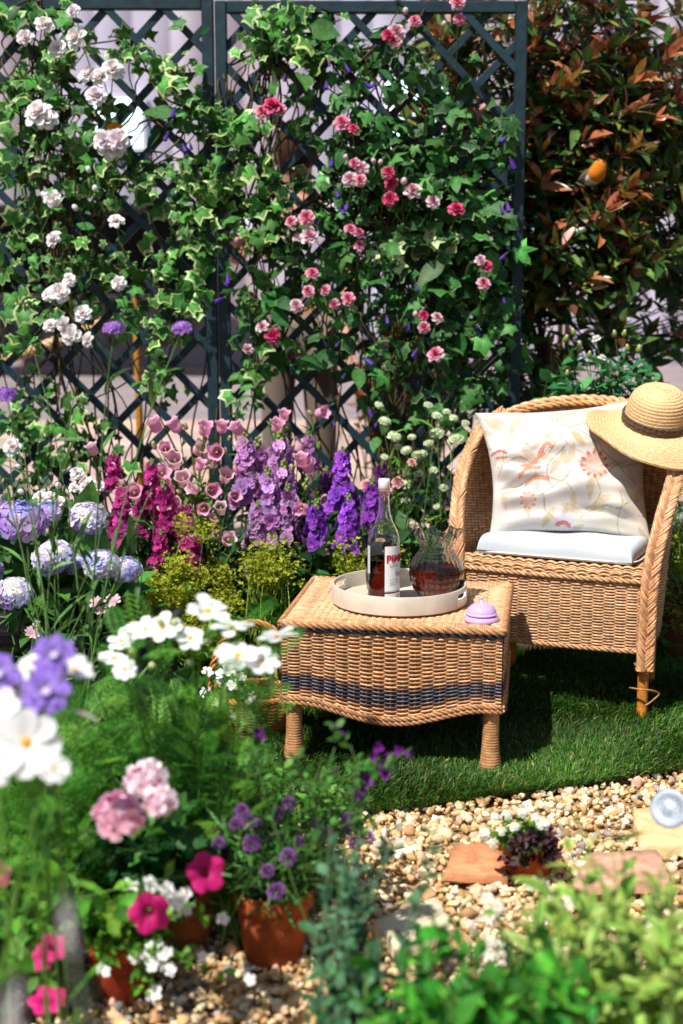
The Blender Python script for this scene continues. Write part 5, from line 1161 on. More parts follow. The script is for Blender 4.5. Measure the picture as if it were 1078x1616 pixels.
def can():
    c = np.array([1.0, 2.62, .0]); t = thing('watering_can', 'galvanised watering can with round sprinkler rose over the cream slab', 'watering can', c); z_ = (.36, .40, .46)
    b = MB(); b.lathe([(.0001, .004), (.098, 0), (.10, .004), (.10, .02), (.103, .024), (.10, .028), (.098, .22), (.101, .224), (.098, .228), (.085, .245), (.06, .255), (.058, .25), (.09, .22), (.09, .01), (.0001, .01)], 48, z_, c); b.build('body', M_ZINC, t)
    tip = P(1056, 1276, 2.55); st = c + [-.095, 0, .05]; p = bez(st, st + [-.14, 0, .10], tip + [.04, .004, -.03], 20); b = MB(); b.tube(p, np.linspace(.020, .011, 20), 14, z_); b.build('spout', M_ZINC, t)
    b = MB(); b.tube(np.array([p[13], c + [-.06, 0, .235]]), .005, 8, z_); b.build('brace', M_ZINC, t)
    a = np.linspace(-.4, math.pi + .1, 40); b = MB(); b.tube(np.column_stack([c[0] + .02 + .11 * np.cos(a), np.full(40, c[1]), c[2] + .20 + .15 * np.sin(a)]), .007, 8, z_, flat=.5); b.build('handle', M_ZINC, t)
    d = unit(np.array([-.42, -.72, .38])); x = unit(np.cross(d, UP)); y = np.cross(d, x); Mx = np.stack([x, y, d], -1); base = tip - d * .02
    b = MB(); b.lathe([(.011, -.035), (.014, -.02), (.030, .004), (.0365, .014), (.037, .018), (.0355, .021), (.033, .0205), (.025, .0235), (.024, .0225), (.012, .026), (.0001, .027)], 40, z_); b.V = [v @ Mx.T + base for v in b.V]; ro = b.build('sprinkler_rose', M_ZINC, t)
    b = MB()
    for k in range(36): r, q = .003 + .027 * math.sqrt((k + .5) / 36), k * 2.4; zz = np.interp(r, [0, .012, .024, .033], [.0272, .0262, .0228, .0207]); b.put(xf(ball_t(.0013, 6, 4, (.05, .05, .05)), Mx, base + Mx @ np.array([r * math.cos(q), r * math.sin(q), zz])))
    b.build('hole', M_ZINC, ro, kind='stuff')
can()

# ------------------------------------------------------------------ hydrangeas, small white roses, verbena
def hydrangea():
    fl = floret_t(4, (1, 1, 1), (.95, .95, .95), 1.05, lin('#7f8fd0'), 10, .12)
    def cf(kind):
        def f(d, r):
            if kind == 0: base = [lin('#ab92dc'), lin('#c8a6e2'), lin('#a8aee4'), lin('#d6aedc'), lin('#e2d0ea')]
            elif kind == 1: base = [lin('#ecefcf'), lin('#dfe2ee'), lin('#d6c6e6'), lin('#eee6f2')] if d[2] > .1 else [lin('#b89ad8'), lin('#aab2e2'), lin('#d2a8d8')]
            else: base = [lin('#d2d0ee'), lin('#bcbcea'), lin('#d9c6ea'), lin('#e2e4e4')]
            return base[r.integers(0, len(base))]
        return f
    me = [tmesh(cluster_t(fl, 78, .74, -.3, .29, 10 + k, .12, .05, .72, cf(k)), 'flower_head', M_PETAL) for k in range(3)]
    pts = [(35, 812, 58, 0, 3.95), (-25, 800, 56, 0, 4.0), (140, 806, 46, 1, 4.0), (84, 868, 50, 1, 3.9), (160, 880, 42, 2, 3.92), (198, 888, 36, 2, 3.95), (22, 925, 46, 1, 3.8), (75, 800, 34, 0, 4.05), (-30, 890, 50, 2, 3.9), (120, 880, 30, 2, 3.98)]
    ends = [P(x, y + 12, Y) for x, y, s, k, Y in pts]; base = (-.85, 4.2, .27)
    t = bush('hydrangea', 'mophead hydrangea with lilac, blue and cream heads in the navy planter', 'hydrangea', base, ends + list(ends_in((-.85, 4.12, .46), (.32, .16, .14), 22)), OVX, .125, 8, [lin('#3f6a32'), lin('#2f5a2a'), lin('#54803c')], [3, 3, 2], 220, None, .3, .005, bow=.1, basejit=.1)
    for (x, y, s, k, Y), e in zip(pts, ends): head(t, me[k], e, (rng.normal(0, .2), -.35, 1), s * Y / 2200 * .83, 'flower_head')
    r = [tmesh(rose_t(W0, W1, 31), 'flower', M_PETAL), tmesh(rose_t(W0, W1, 32, openness=.3), 'flower', M_PETAL)]; bud = tmesh(ball_t(.8, 8, 6, W0, 1.2), 'bud', M_PETAL)
    pk = [(138, 768, 32), (121, 747, 22), (117, 770, 18), (157, 768, 20), (65, 787, 26), (80, 785, 20), (93, 793, 22), (92, 766, 13), (33, 776, 12), (29, 736, 10)]; ends = [P(x, y, 4.35) for x, y, s in pk]
    t = bush('small_rose', 'small white rose plant just behind the hydrangea heads', 'rose', (-.9, 4.55, -.02), ends + [P(rng.uniform(0, 220), rng.uniform(770, 900), 4.5) for _ in range(14)], OV, .055, 10, [G1, G2], [1, 1], 0, None, .3, .003)
    for (x, y, s), e in zip(pk, ends): head(t, bud if s < 15 else r[s % 2], e, (rng.normal(0, .3), -.8, .7), s / 2 * 4.35 / 2200, 'bud' if s < 15 else 'flower')
    pf = tmesh(floret_t(9, lin('#d9a5b4'), lin('#eed5d8'), .5, lin('#d9b7a0'), 25), 'flower', M_PETAL); pk = [(178, 950, 30), (152, 952, 24), (50, 1000, 26), (160, 965, 20), (58, 985, 14)]; ends = [P(x, y, 3.6) for x, y, s in pk]
    t = bush('pink_aster', 'few small pale pink asters in front of the planter', 'flower', (-.66, 3.7, -.02), ends, NARROW, .08, 12, [G1, G3], [1, 1], 0, None, .15, .0028)
    for (x, y, s), e in zip(pk, ends): head(t, pf, e, (rng.normal(0, .3), -.6, .8), s / 2 * 3.6 / 2190)
hydrangea()
def verbena():
    fl = floret_t(5, lin('#9a5fc0'), lin('#b98ad8'), .8, None, 20); me = tmesh(cluster_t(fl, 46, .75, .0, .32, 5, .15, .05, .6), 'flower', M_PETAL); pts = [(180, 515, 3.2), (288, 515, 3.2), (10, 620, 3.15)]
    ends = [P(x, y + 4, Y) for x, y, Y in pts]; base = np.array([-.66, 3.28, -.02])
    ex = [P(x, y, rng.uniform(3.1, 3.35)) for x, y in [(35, 700), (75, 660), (120, 610), (55, 560), (165, 800), (200, 840), (225, 900), (240, 770), (140, 900), (90, 840), (20, 780), (-20, 700)]]
    t = bush('verbena', 'tall thin-stemmed verbena with small purple heads above the hydrangeas', 'verbena', base, ends + ex, NARROW, .13, 9, [lin('#5d7f4c'), lin('#4a6a40'), lin('#6f9458')], [3, 2, 2], 0, None, .12, .0030, lin('#5d8044'), bow=.07, basejit=.09, ang=.6, taper=.55)
    for e in ends: head(t, me, e, (rng.normal(0, .15), -.25, 1), .027)
verbena()

# ------------------------------------------------------------------ cosmos and the near left flowers
def feather():
    V, F = [], []
    def line(a, b, w):
        a, b = np.array(a, float), np.array(b, float); d = unit(b - a); n = np.array([d[1], -d[0], 0]) * w; i = len(V); V.extend([a - n, a + n, b + n * .4, b - n * .4]); F.append([i, i + 1, i + 2, i + 3])
    line((0, 0, 0), (0, .5, .02), .011); line((0, .5, .02), (0, 1, -.08), .009)
    for k in range(9):
        y = .16 + .09 * k; L = .34 * math.sin(math.pi * (.25 + .7 * k / 9))
        for s in (-1, 1):
            e = (s * L * .75, y + L * .65, -.10 * L); line((0, y, .01), e, .010); m = (s * L * .4, y + L * .35, -.05 * L); line(m, (m[0] + s * L * .15, m[1] + L * .38, -.05), .009); line(m, (m[0] + s * L * .42, m[1] + L * .12, -.06), .009)
    return T(V, F)
FEA = feather()
COSM_P = petal_g(1, .60, 6, 6, .10, .05, .22, .05, .8, lin('#f4f4f2'), lin('#fdfdfd'), None, .03)
def cosmos_parts(): return tmesh(COSM_P, 'petal', M_PETAL), tmesh(join([xf(ball_t(.16, 10, 6, lin('#d99a14'), .55), None, (0, 0, .03))] + [xf(ball_t(.03, 5, 4, lin('#e8b52a')), None, (.13 * math.cos(k * 2.4) * math.sqrt(k / 24), .13 * math.sin(k * 2.4) * math.sqrt(k / 24), .11)) for k in range(24)]), 'centre', M_FUR)
CPM, CCM = cosmos_parts()
def cosmos_flower(t, pos, d, r, np_=8):
    d = unit(np.asarray(d, float)); x = unit(np.cross(d, [.3, .9, .2])); y = np.cross(d, x); B = np.stack([x, y, d], -1)
    f = thing_part('flower', t, pos)
    link('centre', CCM, f, m4(B * r, pos))
    ph = rng.uniform(0, 6)
    for k in range(np_):
        a = ph + 2 * math.pi * k / np_ + rng.normal(0, .06); R = rot('z', a) @ rot('x', .12 + rng.normal(0, .12) + .05 * (k % 2)); link('petal', CPM, f, m4(B @ R * r * rng.uniform(.92, 1.06), np.asarray(pos) + d * .001 * (k % 2)))
def thing_part(name, t, pos):
    o = bpy.data.objects.new(name, None); COL.objects.link(o); o.empty_display_size = .02; o.parent = t; o.matrix_parent_inverse = t.matrix_basis.inverted(); o.matrix_basis = Matrix.Translation([float(v) for v in pos]); 
    o.matrix_basis = Matrix.Identity(4); return o
def feathery(name, label, cat, base, ends, size, per, cols, flowers=(), r0=.0035, start=.12, group=None):
    t = thing(name, label, cat, base, group); base = np.asarray(base, float); ps = [path(base + np.array([*rng.normal(0, .06, 2), 0]), e, .10) for e in ends]; mb = MB(); stems(mb, ps, r0, r0 * .45, lin('#5d8a36')); mb.build('stem', M_STEM, t)
    loc, M = along(ps, per, start, size, .75, .5, .35); mb = MB(); mb.inst(FEA, M, loc, mixcol(cols, [3, 3, 2], len(loc), .07, .22)); mb.build('foliage', M_LEAF, t, kind='stuff'); return t
FG = [lin('#5f9a3c'), lin('#4a8434'), lin('#80b548')]
cosA = [(328, 966, 74, 2.55, (.15, -.15, 1)), (366, 992, 72, 2.5, (.1, -.05, 1)), (438, 1007, 70, 2.5, (-.15, -.02, 1)), (376, 1036, 76, 2.45, (0, -.3, 1)), (412, 1045, 62, 2.45, (.3, -.45, 1)), (258, 992, 62, 2.6, (-.1, -.5, 1)), (230, 994, 58, 2.65, (-.3, -.4, 1)), (300, 1008, 52, 2.6, (.2, -.6, 1)), (192, 1012, 46, 2.7, (0, -.5, 1)), (180, 1040, 56, 2.6, (.1, -.15, 1)), (197, 1057, 42, 2.55, (.2, -.8, .8)), (214, 992, 40, 2.7, (0, -.4, 1))]
endsA = [P(x, y, Y) for x, y, s, Y, d in cosA]; basA = np.array([-.30, 2.85, -.02])
tA = feathery('cosmos', 'white cosmos in feathery foliage, its flowers held in front of the wicker basket', 'cosmos', basA, endsA + [P(rng.uniform(110, 420), rng.uniform(1070, 1300), rng.uniform(2.6, 3.0)) for _ in range(46)], .13, 10, FG, group='white cosmos')
for (x, y, s, Y, d), e in zip(cosA, endsA): cosmos_flower(tA, e, d, s / 2 * Y / 2180 * 1.02)
bud = tmesh(join([ball_t(.8, 8, 6, lin('#cfd9a0')), xf(whorl(leaf_t(.35, 4, .2, 0), 7, .5, .5, -.5, .9), None, (0, 0, 0), 1, lin('#6d8f3c'))]), 'bud', M_PETAL)
for x, y in [(252, 980), (275, 982), (286, 1012), (330, 1012), (208, 1027), (240, 1050), (300, 1045), (400, 1062)]: head(tA, bud, P(x, y, 2.6), (0, -.3, 1), .0085, 'bud')
cosB = [(42, 1172, 118, 1.9, (.1, -1, .35)), (-8, 1122, 84, 1.95, (-.2, -.9, .5)), (85, 1213, 54, 1.85, (.2, -1, .4)), (24, 1086, 72, 2.0, (.1, -.75, .7)), (118, 1058, 64, 2.05, (.25, -.45, .9)), (50, 1045, 52, 2.1, (-.3, -.4, .9)), (133, 1130, 46, 2.0, (.5, .3, 1)), (-5, 1215, 60, 1.9, (-.2, -1, .3))]
endsB = [P(x, y, Y) for x, y, s, Y, d in cosB]; basB = np.array([-.66, 2.75, -.02])
feathery('cosmos', 'flowerless feathery cosmos foliage behind the pink pelargonium', 'cosmos', basB, [P(rng.uniform(-60, 150), rng.uniform(1090, 1400), rng.uniform(2.5, 2.85)) for _ in range(34)] + [P(rng.uniform(100, 260), rng.uniform(1060, 1200), rng.uniform(2.6, 2.9)) for _ in range(16)], .12, 10, FG)
tB = feathery('cosmos', 'big white cosmos with yellow centres beside the purple scabious blooms', 'cosmos', np.array([-.56, 1.95, -.02]), endsB, .08, 7, FG, group='white cosmos')
for (x, y, s, Y, d), e in zip(cosB, endsB): cosmos_flower(tB, e, d, s / 2 * Y / 2150)
def scab():
    pt = petal_g(1, .55, 5, 5, .1, .1, .3, .1, .8, lin('#b9a2e0'), lin('#8a63d0'), None, .06); small = petal_g(.45, .2, 3, 2, .2, -.2, .3, 0, .8, lin('#e6def2'), lin('#c9b3ea'))
    me = tmesh(join([whorl(pt, 9, .15, .12, 0, 1, 0, 1, .12), whorl(pt, 7, .4, .1, .06, .75, .3, 2, .12)] + [whorl(small, 9, .8, .06 + .05 * k, .1, 1, k, 3, .1) for k in range(3)] + [xf(ball_t(.2, 8, 5, lin('#efe6ee'), .5), None, (0, 0, .12))]), 'flower', M_PETAL)
    pts = [(84, 1035, 66, 2.0), (72, 1092, 74, 1.95), (-2, 1065, 66, 1.98)]; ends = [P(x, y, Y) for x, y, s, Y in pts]
    t = bush('scabious', 'scabious with frilled lavender-purple blooms among white cosmos', 'flower', (-.50, 2.05, -.02), ends, NARROW, .10, 9, [G1, G3], [1, 1], 0, None, .1, .003)
    for (x, y, s, Y), e in zip(pts, ends): head(t, me, e, (.1, -.85, .6), s / 2 * Y / 2150)
scab()
# white flowers in the basket
def basket_flowers():
    fl = floret_t(5, lin('#eef0ea'), lin('#fbfbf8'), .9, lin('#d9d9a0'), 20); me = tmesh(fl, 'flower', M_PETAL); pts = [(x + rng.normal(0, 4), y + rng.normal(0, 4)) for x, y in [(335, 1058), (350, 1062), (360, 1052), (372, 1068), (345, 1075), (365, 1085), (380, 1095), (395, 1100), (350, 1098), (338, 1108), (362, 1110), (378, 1115), (402, 1090), (410, 1108), (400, 1122), (330, 1090), (385, 1075), (355, 1120), (318, 1095), (370, 1130)]]
    ends = [P(x, y, 4.02 + rng.uniform(-.06, .06)) for x, y in pts]
    t = bush('white_phlox', 'white-flowered phlox standing in the wicker basket', 'flower', BK + [0, 0, .01], ends, LANCE, .05, 7, [lin('#5d8436'), lin('#4a7030')], [1, 1], 0, None, .3, .0025, basejit=.02)
    for e in ends: head(t, me, e, (rng.normal(0, .4), -.6, .7), .018 * rng.uniform(.8, 1.3))
basket_flowers()
# pelargonium in the tall pot
def pelargonium():
    fl = floret_t(5, lin('#ee96b8'), lin('#fbd8e6'), .85, lin('#b8386a'), 14, .1, .06); fl2 = floret_t(5, lin('#f2b8d0'), lin('#fdecf2'), .85, lin('#c65a80'), 14, .1, .06); me = [tmesh(cluster_t(f, 14, .58, .0, .60, 7 + k, .06, .03, .7), 'flower_head', M_PETAL) for k, f in enumerate((fl, fl2))]
    pts = [(186, 1268, 96, 2.25, 0), (230, 1213, 80, 2.34, 1), (252, 1248, 64, 2.3, 1)]; ends = [P(x, y + 18, Y) for x, y, s, Y, k in pts]
    t = bush('pelargonium', 'pelargonium with pink flower clusters in the tan pot', 'pelargonium', PB + [0, 0, .17], ends + [P(rng.uniform(130, 330), rng.uniform(1300, 1420), rng.uniform(2.5, 2.75)) for _ in range(20)], [ivy_t((1, 1, 1), (1.15, 1.2, .9), -.15, 22, .85), OVX[0]], .07, 7, [lin('#2f5c30'), lin('#25502c'), lin('#487a38')], [3, 3, 2], 120, None, .35, .0035, basejit=.03)
    for (x, y, s, Y, k), e in zip(pts, ends): head(t, me[k], e, (rng.normal(0, .15), -.5, .9), s / 2 * Y / 2140, 'flower_head')
pelargonium()
def petunia_t(c0, c1):
    b = MB(); prof = np.array([(.10, -.8), (.14, -.4), (.22, -.1), (.45, .08), (.8, .12), (1.0, .08)]); pp = catmull(prof, 14)
    def wob(r, z, a): f = np.clip((r - .3) / .7, 0, 1); return r * (1 + f * .10 * np.cos(5 * a) - f * .03 * np.cos(10 * a)), z + f * .07 * np.sin(5 * a + 1) + f * .03 * np.sin(11 * a)
    cc = np.array(c0) + (np.array(c1) - np.array(c0)) * np.clip(np.linspace(-.4, 1.2, 14), 0, 1)[:, None]; b.lathe(pp, 40, cc, (0, 0, 0), wob); return T(b.V[0], [list(q) for q in b.F4[0]], b.C[0])
def petunias():
    me = tmesh(petunia_t(lin('#9a0f58'), lin('#e0287f')), 'flower', M_PETAL); me2 = tmesh(petunia_t(lin('#b0145a'), lin('#e83a8a')), 'flower', M_PETAL)
    pts = [(236, 1440, 64, 2.25, (.1, -1, .15)), (324, 1377, 62, 2.35, (.45, -.85, .4)), (82, 1496, 46, 2.25, (.3, -.6, .8)), (68, 1512, 42, 2.25, (-.5, -.7, .3)), (75, 1580, 58, 2.2, (.0, -.35, 1)), (-4, 1380, 44, 2.4, (.3, -1, .2))]
    ends = [P(x, y, Y) for x, y, s, Y, d in pts]
    t = bush('petunia', 'petunia trailing magenta trumpet flowers from under the feathery foliage', 'petunia', PG + [0, 0, .12], ends + [P(x, y, Y) for x, y, Y in [(60, 1430, 2.4), (110, 1420, 2.4), (120, 1470, 2.35), (40, 1470, 2.35), (90, 1530, 2.25), (30, 1530, 2.3), (20, 1440, 2.4), (150, 1440, 2.45), (85, 1400, 2.45), (125, 1350, 2.5), (110, 1370, 2.5), (10, 1480, 2.3), (60, 1550, 2.2), (130, 1310, 2.5)]], OVX, .055, 9, [lin('#5d8f34'), lin('#44742c'), lin('#7aa53c')], [3, 2, 2], 140, None, .3, .003, bow=.2)
    for (x, y, s, Y, d), e in zip(pts, ends): head(t, me if s > 50 else me2, e, d, s / 2 * Y / 2110)
petunias()
def bacopa():
    me = tmesh(join([floret_t(5, lin('#f4f4f4'), lin('#ffffff'), .95, lin('#d9c23a'), 15)]), 'flower', M_PETAL); C = [(200, 1395), (235, 1392), (240, 1398), (262, 1402), (275, 1426), (268, 1430), (284, 1422), (293, 1411), (248, 1488), (238, 1494), (232, 1508), (247, 1512), (256, 1520), (240, 1522), (214, 1510), (160, 1528), (168, 1533), (240, 1572), (246, 1566), (296, 1437), (320, 1510), (264, 1502), (278, 1438), (212, 1400), (255, 1440), (270, 1412), (395, 1545), (270, 1530), (352, 1450)]
    ends = [P(x, y, 2.42 + rng.uniform(-.05, .06)) for x, y in C]
    t = bush('bacopa', 'white-flowered bacopa spilling over the dark red pot', 'flower', PA + [0, 0, .10], ends + [P(rng.uniform(140, 300), rng.uniform(1400, 1505), 2.50 + rng.uniform(-.06, .1)) for _ in range(34)], OV, .028, 14, [lin('#5f9430'), lin('#4a7a2c'), lin('#85b03c')], [3, 2, 2], 100, None, .2, .002, bow=.25, basejit=.03)
    for e in ends: head(t, me, e, (rng.normal(0, .35), -.9, .4), .0115 * rng.uniform(.85, 1.35))
bacopa()
def chives():
    pt = petal_g(1, .3, 3, 2, .4, -.1, .4, 0, .8, lin('#7a3f8a'), lin('#b07cc0')); fl = whorl(pt, 5, 1.0, .05, 0, 1); me = tmesh(cluster_t(fl, 60, .62, -.7, .40, 5, .2, .06), 'flower', M_PETAL)
    pts = [(397, 1331, 30), (435, 1284, 26), (456, 1268, 24), (392, 1296, 30), (362, 1344, 30), (412, 1330, 26), (455, 1352, 28), (422, 1374, 24), (436, 1406, 30), (352, 1308, 24), (372, 1300, 22), (382, 1280, 24), (440, 1320, 22), (404, 1300, 22), (470, 1330, 24), (405, 1392, 18), (345, 1330, 22), (520, 1322, 26), (535, 1355, 22), (548, 1292, 22), (580, 1322, 24), (560, 1330, 22), (508, 1318, 26), (500, 1300, 20)]
    ends = [P(x, y, 2.6 + rng.uniform(-.08, .12)) for x, y, s in pts]; ex = [P(rng.uniform(340, 520), rng.uniform(1300, 1420), 2.62 + rng.uniform(-.08, .1)) for _ in range(110)]
    t = bush('chive_plant', 'purple flowering chives growing in the big terracotta pot', 'chives', PC + [0, 0, .13], ends + ex, NARROW, .05, 7, [lin('#4a7a34'), lin('#3a6630'), lin('#5f8f44')], [3, 3, 2], 0, None, .1, .002, bow=.12, basejit=.035)
    for (x, y, s), e in zip(pts, ends): head(t, me, e, (rng.normal(0, .2), -.3, 1), s / 2 * 2.6 / 2110)
chives()
def salvia():
    fl = floret_t(3, lin('#5a1270'), lin('#8a2a9c'), .9, None, 50, .4); me = tmesh(join([fl, xf(ball_t(.35, 6, 4, lin('#3f1a44'), 1.4), None, (0, 0, -.25))]), 'flower', M_PETAL)
    st = [[(560, 1245), (530, 1160), (536, 1140)], [(560, 1300), (580, 1220), (605, 1210), (650, 1180)], [(570, 1290), (575, 1225), (585, 1190)], [(520, 1290), (520, 1215), (528, 1180)], [(560, 1330), (565, 1260), (560, 1225)], [(590, 1370), (606, 1345), (612, 1300)], [(500, 1290), (470, 1210), (480, 1180)], [(420, 1260), (405, 1160), (400, 1130)]]
    base = np.array([-.02, 2.45, -.01]); t = thing('salvia', 'thin purple-flowered salvia sprays in front of the wicker table', 'salvia', base); mb = MB(); ps = []
    for s in st:
        q = [base + np.array([*rng.normal(0, .03, 2), 0])] + [P(x, y, 2.45 + .05 * rng.normal()) for x, y in s]; ps.append(catmull(q, 18))
    stems(mb, ps, .0017, .001, lin('#4f7238')); mb.build('stem', M_STEM, t); loc, M = along(ps, 18, .3, .032, .9, .5, .4, .8); leaves(t, OV, M, loc, mixcol([lin('#5f8f44'), lin('#4a7a3c')], [1, 1], len(loc)), 60, M_LEAF)
    for x, y in [(524, 1216), (536, 1148), (538, 1156), (566, 1255), (604, 1210), (587, 1195), (575, 1222), (580, 1232), (648, 1190), (618, 1192), (610, 1222), (607, 1352), (405, 1155), (408, 1162), (598, 1180), (548, 1310), (600, 1205), (632, 1185), (572, 1248)]: head(t, me, P(x, y, 2.43), (rng.normal(0, .5), -.7, .3), .012 * rng.uniform(.8, 1.2))
salvia()
# soft green groundcover between the cosmos and the lawn
bush('nepeta_plant', 'soft green catmint sprawling between the chive pot and the table leg', 'plant', (-.12, 3.0, -.01), [P(rng.uniform(340, 600), rng.uniform(1185, 1300), rng.uniform(2.75, 3.1)) for _ in range(70)], OV, .034, 13, [lin('#5b8c3e'), lin('#477a36'), lin('#7aa858')], [3, 2, 2], 120, None, .25, .0025, bow=.2, basejit=.09)
# ------------------------------------------------------------------ near right plants
def gpts(n, x0, x1, y0, y1, Y0, Y1): return [P(rng.uniform(x0, x1), rng.uniform(y0, y1), rng.uniform(Y0, Y1)) for _ in range(n)]
bush('eucalyptus', 'grey-green small-leaved eucalyptus shoots in front of the pale slab', 'shrub', (.02, 2.15, -.02), gpts(16, 480, 600, 1300, 1480, 2.05, 2.2) + gpts(26, 500, 600, 1440, 1620, 2.0, 2.2) + gpts(5, 600, 720, 1270, 1420, 2.1, 2.3), [leaf_t(.62, 5, .2, .1), leaf_t(.7, 5, .1, .2)], .032, 16, [lin('#527a5e'), lin('#3f6650'), lin('#6a9478')], [3, 3, 2], 240, None, .2, .003, lin('#5f7a5a'), bow=.12, basejit=.05)
bush('mint_bush', 'lush bright green mint bush with broad blurred leaves', 'shrub', (.24, 1.95, -.02), gpts(52, 540, 940, 1490, 1650, 1.75, 2.05) + gpts(12, 640, 860, 1420, 1500, 1.85, 2.05), OVX, .054, 13, [lin('#469a34'), lin('#347a2c'), lin('#6ab244')], [3, 3, 2], 300, None, .25, .004, bow=.12, basejit=.10)
SAGE = [leaf_t(.46, 6, .2, .25, .9, lin('#7aa852'), lin('#c6cb76')), leaf_t(.44, 6, .25, .1, .9, lin('#8cb85e'), lin('#d2d688')), leaf_t(.5, 6, .2, .4, .9, lin('#7aaa50'), lin('#b4c666'))]
bush('sage_bush', 'pale yellow-green variegated sage in front of the watering can', 'shrub', (.46, 2.05, -.02), [P(905, 1280, 2.05), P(965, 1320, 2.15), P(880, 1300, 2.2), P(1040, 1370, 2.1), P(930, 1360, 2.15), P(1000, 1360, 2.15), P(850, 1400, 2.15), P(980, 1300, 2.1), P(1060, 1340, 2.05), P(1020, 1390, 2.05), P(950, 1390, 2.0), P(890, 1370, 2.05)] + gpts(52, 820, 1110, 1370, 1620, 1.85, 2.15), SAGE, .058, 11, [(1, 1, 1), (.9, .95, .85), (1.0, .95, .8)], [2, 1, 1], 260, None, .35, .0035, lin('#6f8a44'), bow=.12, basejit=.08)
def smallpot():
    fl = floret_t(4, lin('#eef0e0'), lin('#fafaf0'), .95, lin('#c9cf80'), 20); me = tmesh(cluster_t(fl, 18, .6, .1, .36, 3, .06, .03, .6), 'flower_head', M_PETAL); pts = [(782, 1290), (800, 1285), (825, 1282), (845, 1290), (765, 1315), (790, 1312), (812, 1305), (850, 1305), (775, 1330), (860, 1300)]; ends = [P(x, y, 3.02 + rng.uniform(-.04, .05)) for x, y in pts]
    t = bush('alyssum', 'creamy white alyssum in the small terracotta pot', 'flower', PD + [0, 0, .07], ends + gpts(24, 765, 870, 1300, 1345, 2.98, 3.1), OV, .022, 10, [lin('#7aa040'), lin('#5f8a38')], [1, 1], 0, None, .3, .002, basejit=.02)
    for e in ends: head(t, me, e, (rng.normal(0, .3), -.5, 1), .018 * rng.uniform(.8, 1.2), 'flower_head')
    bush('purple_basil', 'dark purple leafy herb crowding the front of the small pot', 'plant', PD + [.02, -.01, .07], gpts(46, 795, 885, 1312, 1365, 2.96, 3.06), OV, .026, 9, [lin('#4a2a3c'), lin('#5f3a4a'), lin('#4a4a30')], [3, 2, 1], 0, None, .3, .002, basejit=.02)
    t = bush('daisy_plant', 'small pale daisies between the mint bush and the sage', 'flower', (.36, 2.45, -.01), (e2 := gpts(16, 760, 900, 1390, 1520, 2.35, 2.5)), LANCE, .035, 8, [lin('#4f7a36'), lin('#6f8f40')], [1, 1], 0, None, .3, .0022, basejit=.05)
    md = tmesh(floret_t(8, lin('#e9dcc8'), lin('#f3ece0'), .5, lin('#c98a1c'), 15), 'flower', M_PETAL)
    for e in e2: head(t, md, e, (rng.normal(0, .3), -.6, .8), .016 * rng.uniform(.8, 1.3))
smallpot()
def lavender():
    fl = floret_t(4, lin('#c4bab0'), lin('#e6dce4'), .7, None, 30); me = tmesh(spike_t(fl, 34, 1, .16, .16, 4, lin('#a7a58c')), 'flower_spike', M_PETAL); pts = [(112, 1420, 1500, .95), (18, 1550, 1650, .9)]; ends = [P(x, b, Y) for x, a, b, Y in pts]
    t = bush('lavender', 'pale blurred lavender spikes in front of the magenta petunias', 'lavender', (-.22, .98, -.02), ends, NARROW, .04, 8, [lin('#8a9a78'), lin('#a3ad90')], [1, 1], 0, None, .3, .003, lin('#8a9a78'), bow=.05)
    for (x, a, b, Y), e in zip(pts, ends): q = P(x + rng.normal(0, 6), a, Y); L_ = np.linalg.norm(q - e); head(t, me, e, q - e, (L_ * .55, L_ * .55, L_), 'flower_spike')
lavender()
filler('dark green leaves on the soil below the feathery cosmos', (-.6, 3.0, -.02), (-.6, 3.05, .2), (.35, .3, .22), 60, OV, .08, 9, DK)
filler('dark green leaves beside the navy planter', (-.45, 3.75, -.02), (-.5, 3.7, .18), (.22, .3, .18), 50, LANCE, .08, 9, DK)
filler('dark green leaves in front of the hydrangeas', (-.85, 3.6, -.02), (-.85, 3.6, .25), (.3, .3, .22), 50, OV, .09, 9, DK)
filler('dark green leaves left of the lavender', (-.75, 2.45, -.02), (-.78, 2.5, .16), (.22, .3, .18), 40, OV, .07, 9, DK)
filler('reddish leafy plant standing on the terrace behind the trellis', (.25, 7.4, .12), (.22, 7.4, .85), (.22, .2, .4), 40, LANCE, .12, 8, [lin('#7a2a1c'), lin('#8e4a28'), lin('#4a4a28')], group='plants on the terrace', start=.35)

# ------------------------------------------------------------------ person behind the trellis
def skinned(name, joints, edges, material, col, parent):
    me = bpy.data.meshes.new(name); me.from_pydata([j[:3] for j in joints], edges, []); o = bpy.data.objects.new(name, me); COL.objects.link(o)
    md = o.modifiers.new('s', 'SKIN'); md.use_smooth_shade = True; sv = me.skin_vertices[0].data
    for i, j in enumerate(joints): sv[i].radius = (j[3], j[4] if len(j) > 4 else j[3]); sv[i].use_root = (i == 0)
    o.modifiers.new('u', 'SUBSURF').levels = 2; bpy.context.view_layer.update(); nm = eval_mesh(o); bpy.data.objects.remove(o); bpy.data.meshes.remove(me)
    at = nm.color_attributes.new('Col', 'FLOAT_COLOR', 'POINT'); at.data.foreach_set('color', np.tile([*col, 1.0], len(nm.vertices)).astype(np.float32)); nm.materials.clear(); nm.materials.append(material)
    for p in nm.polygons: p.use_smooth = True
    return link(name, nm, parent)
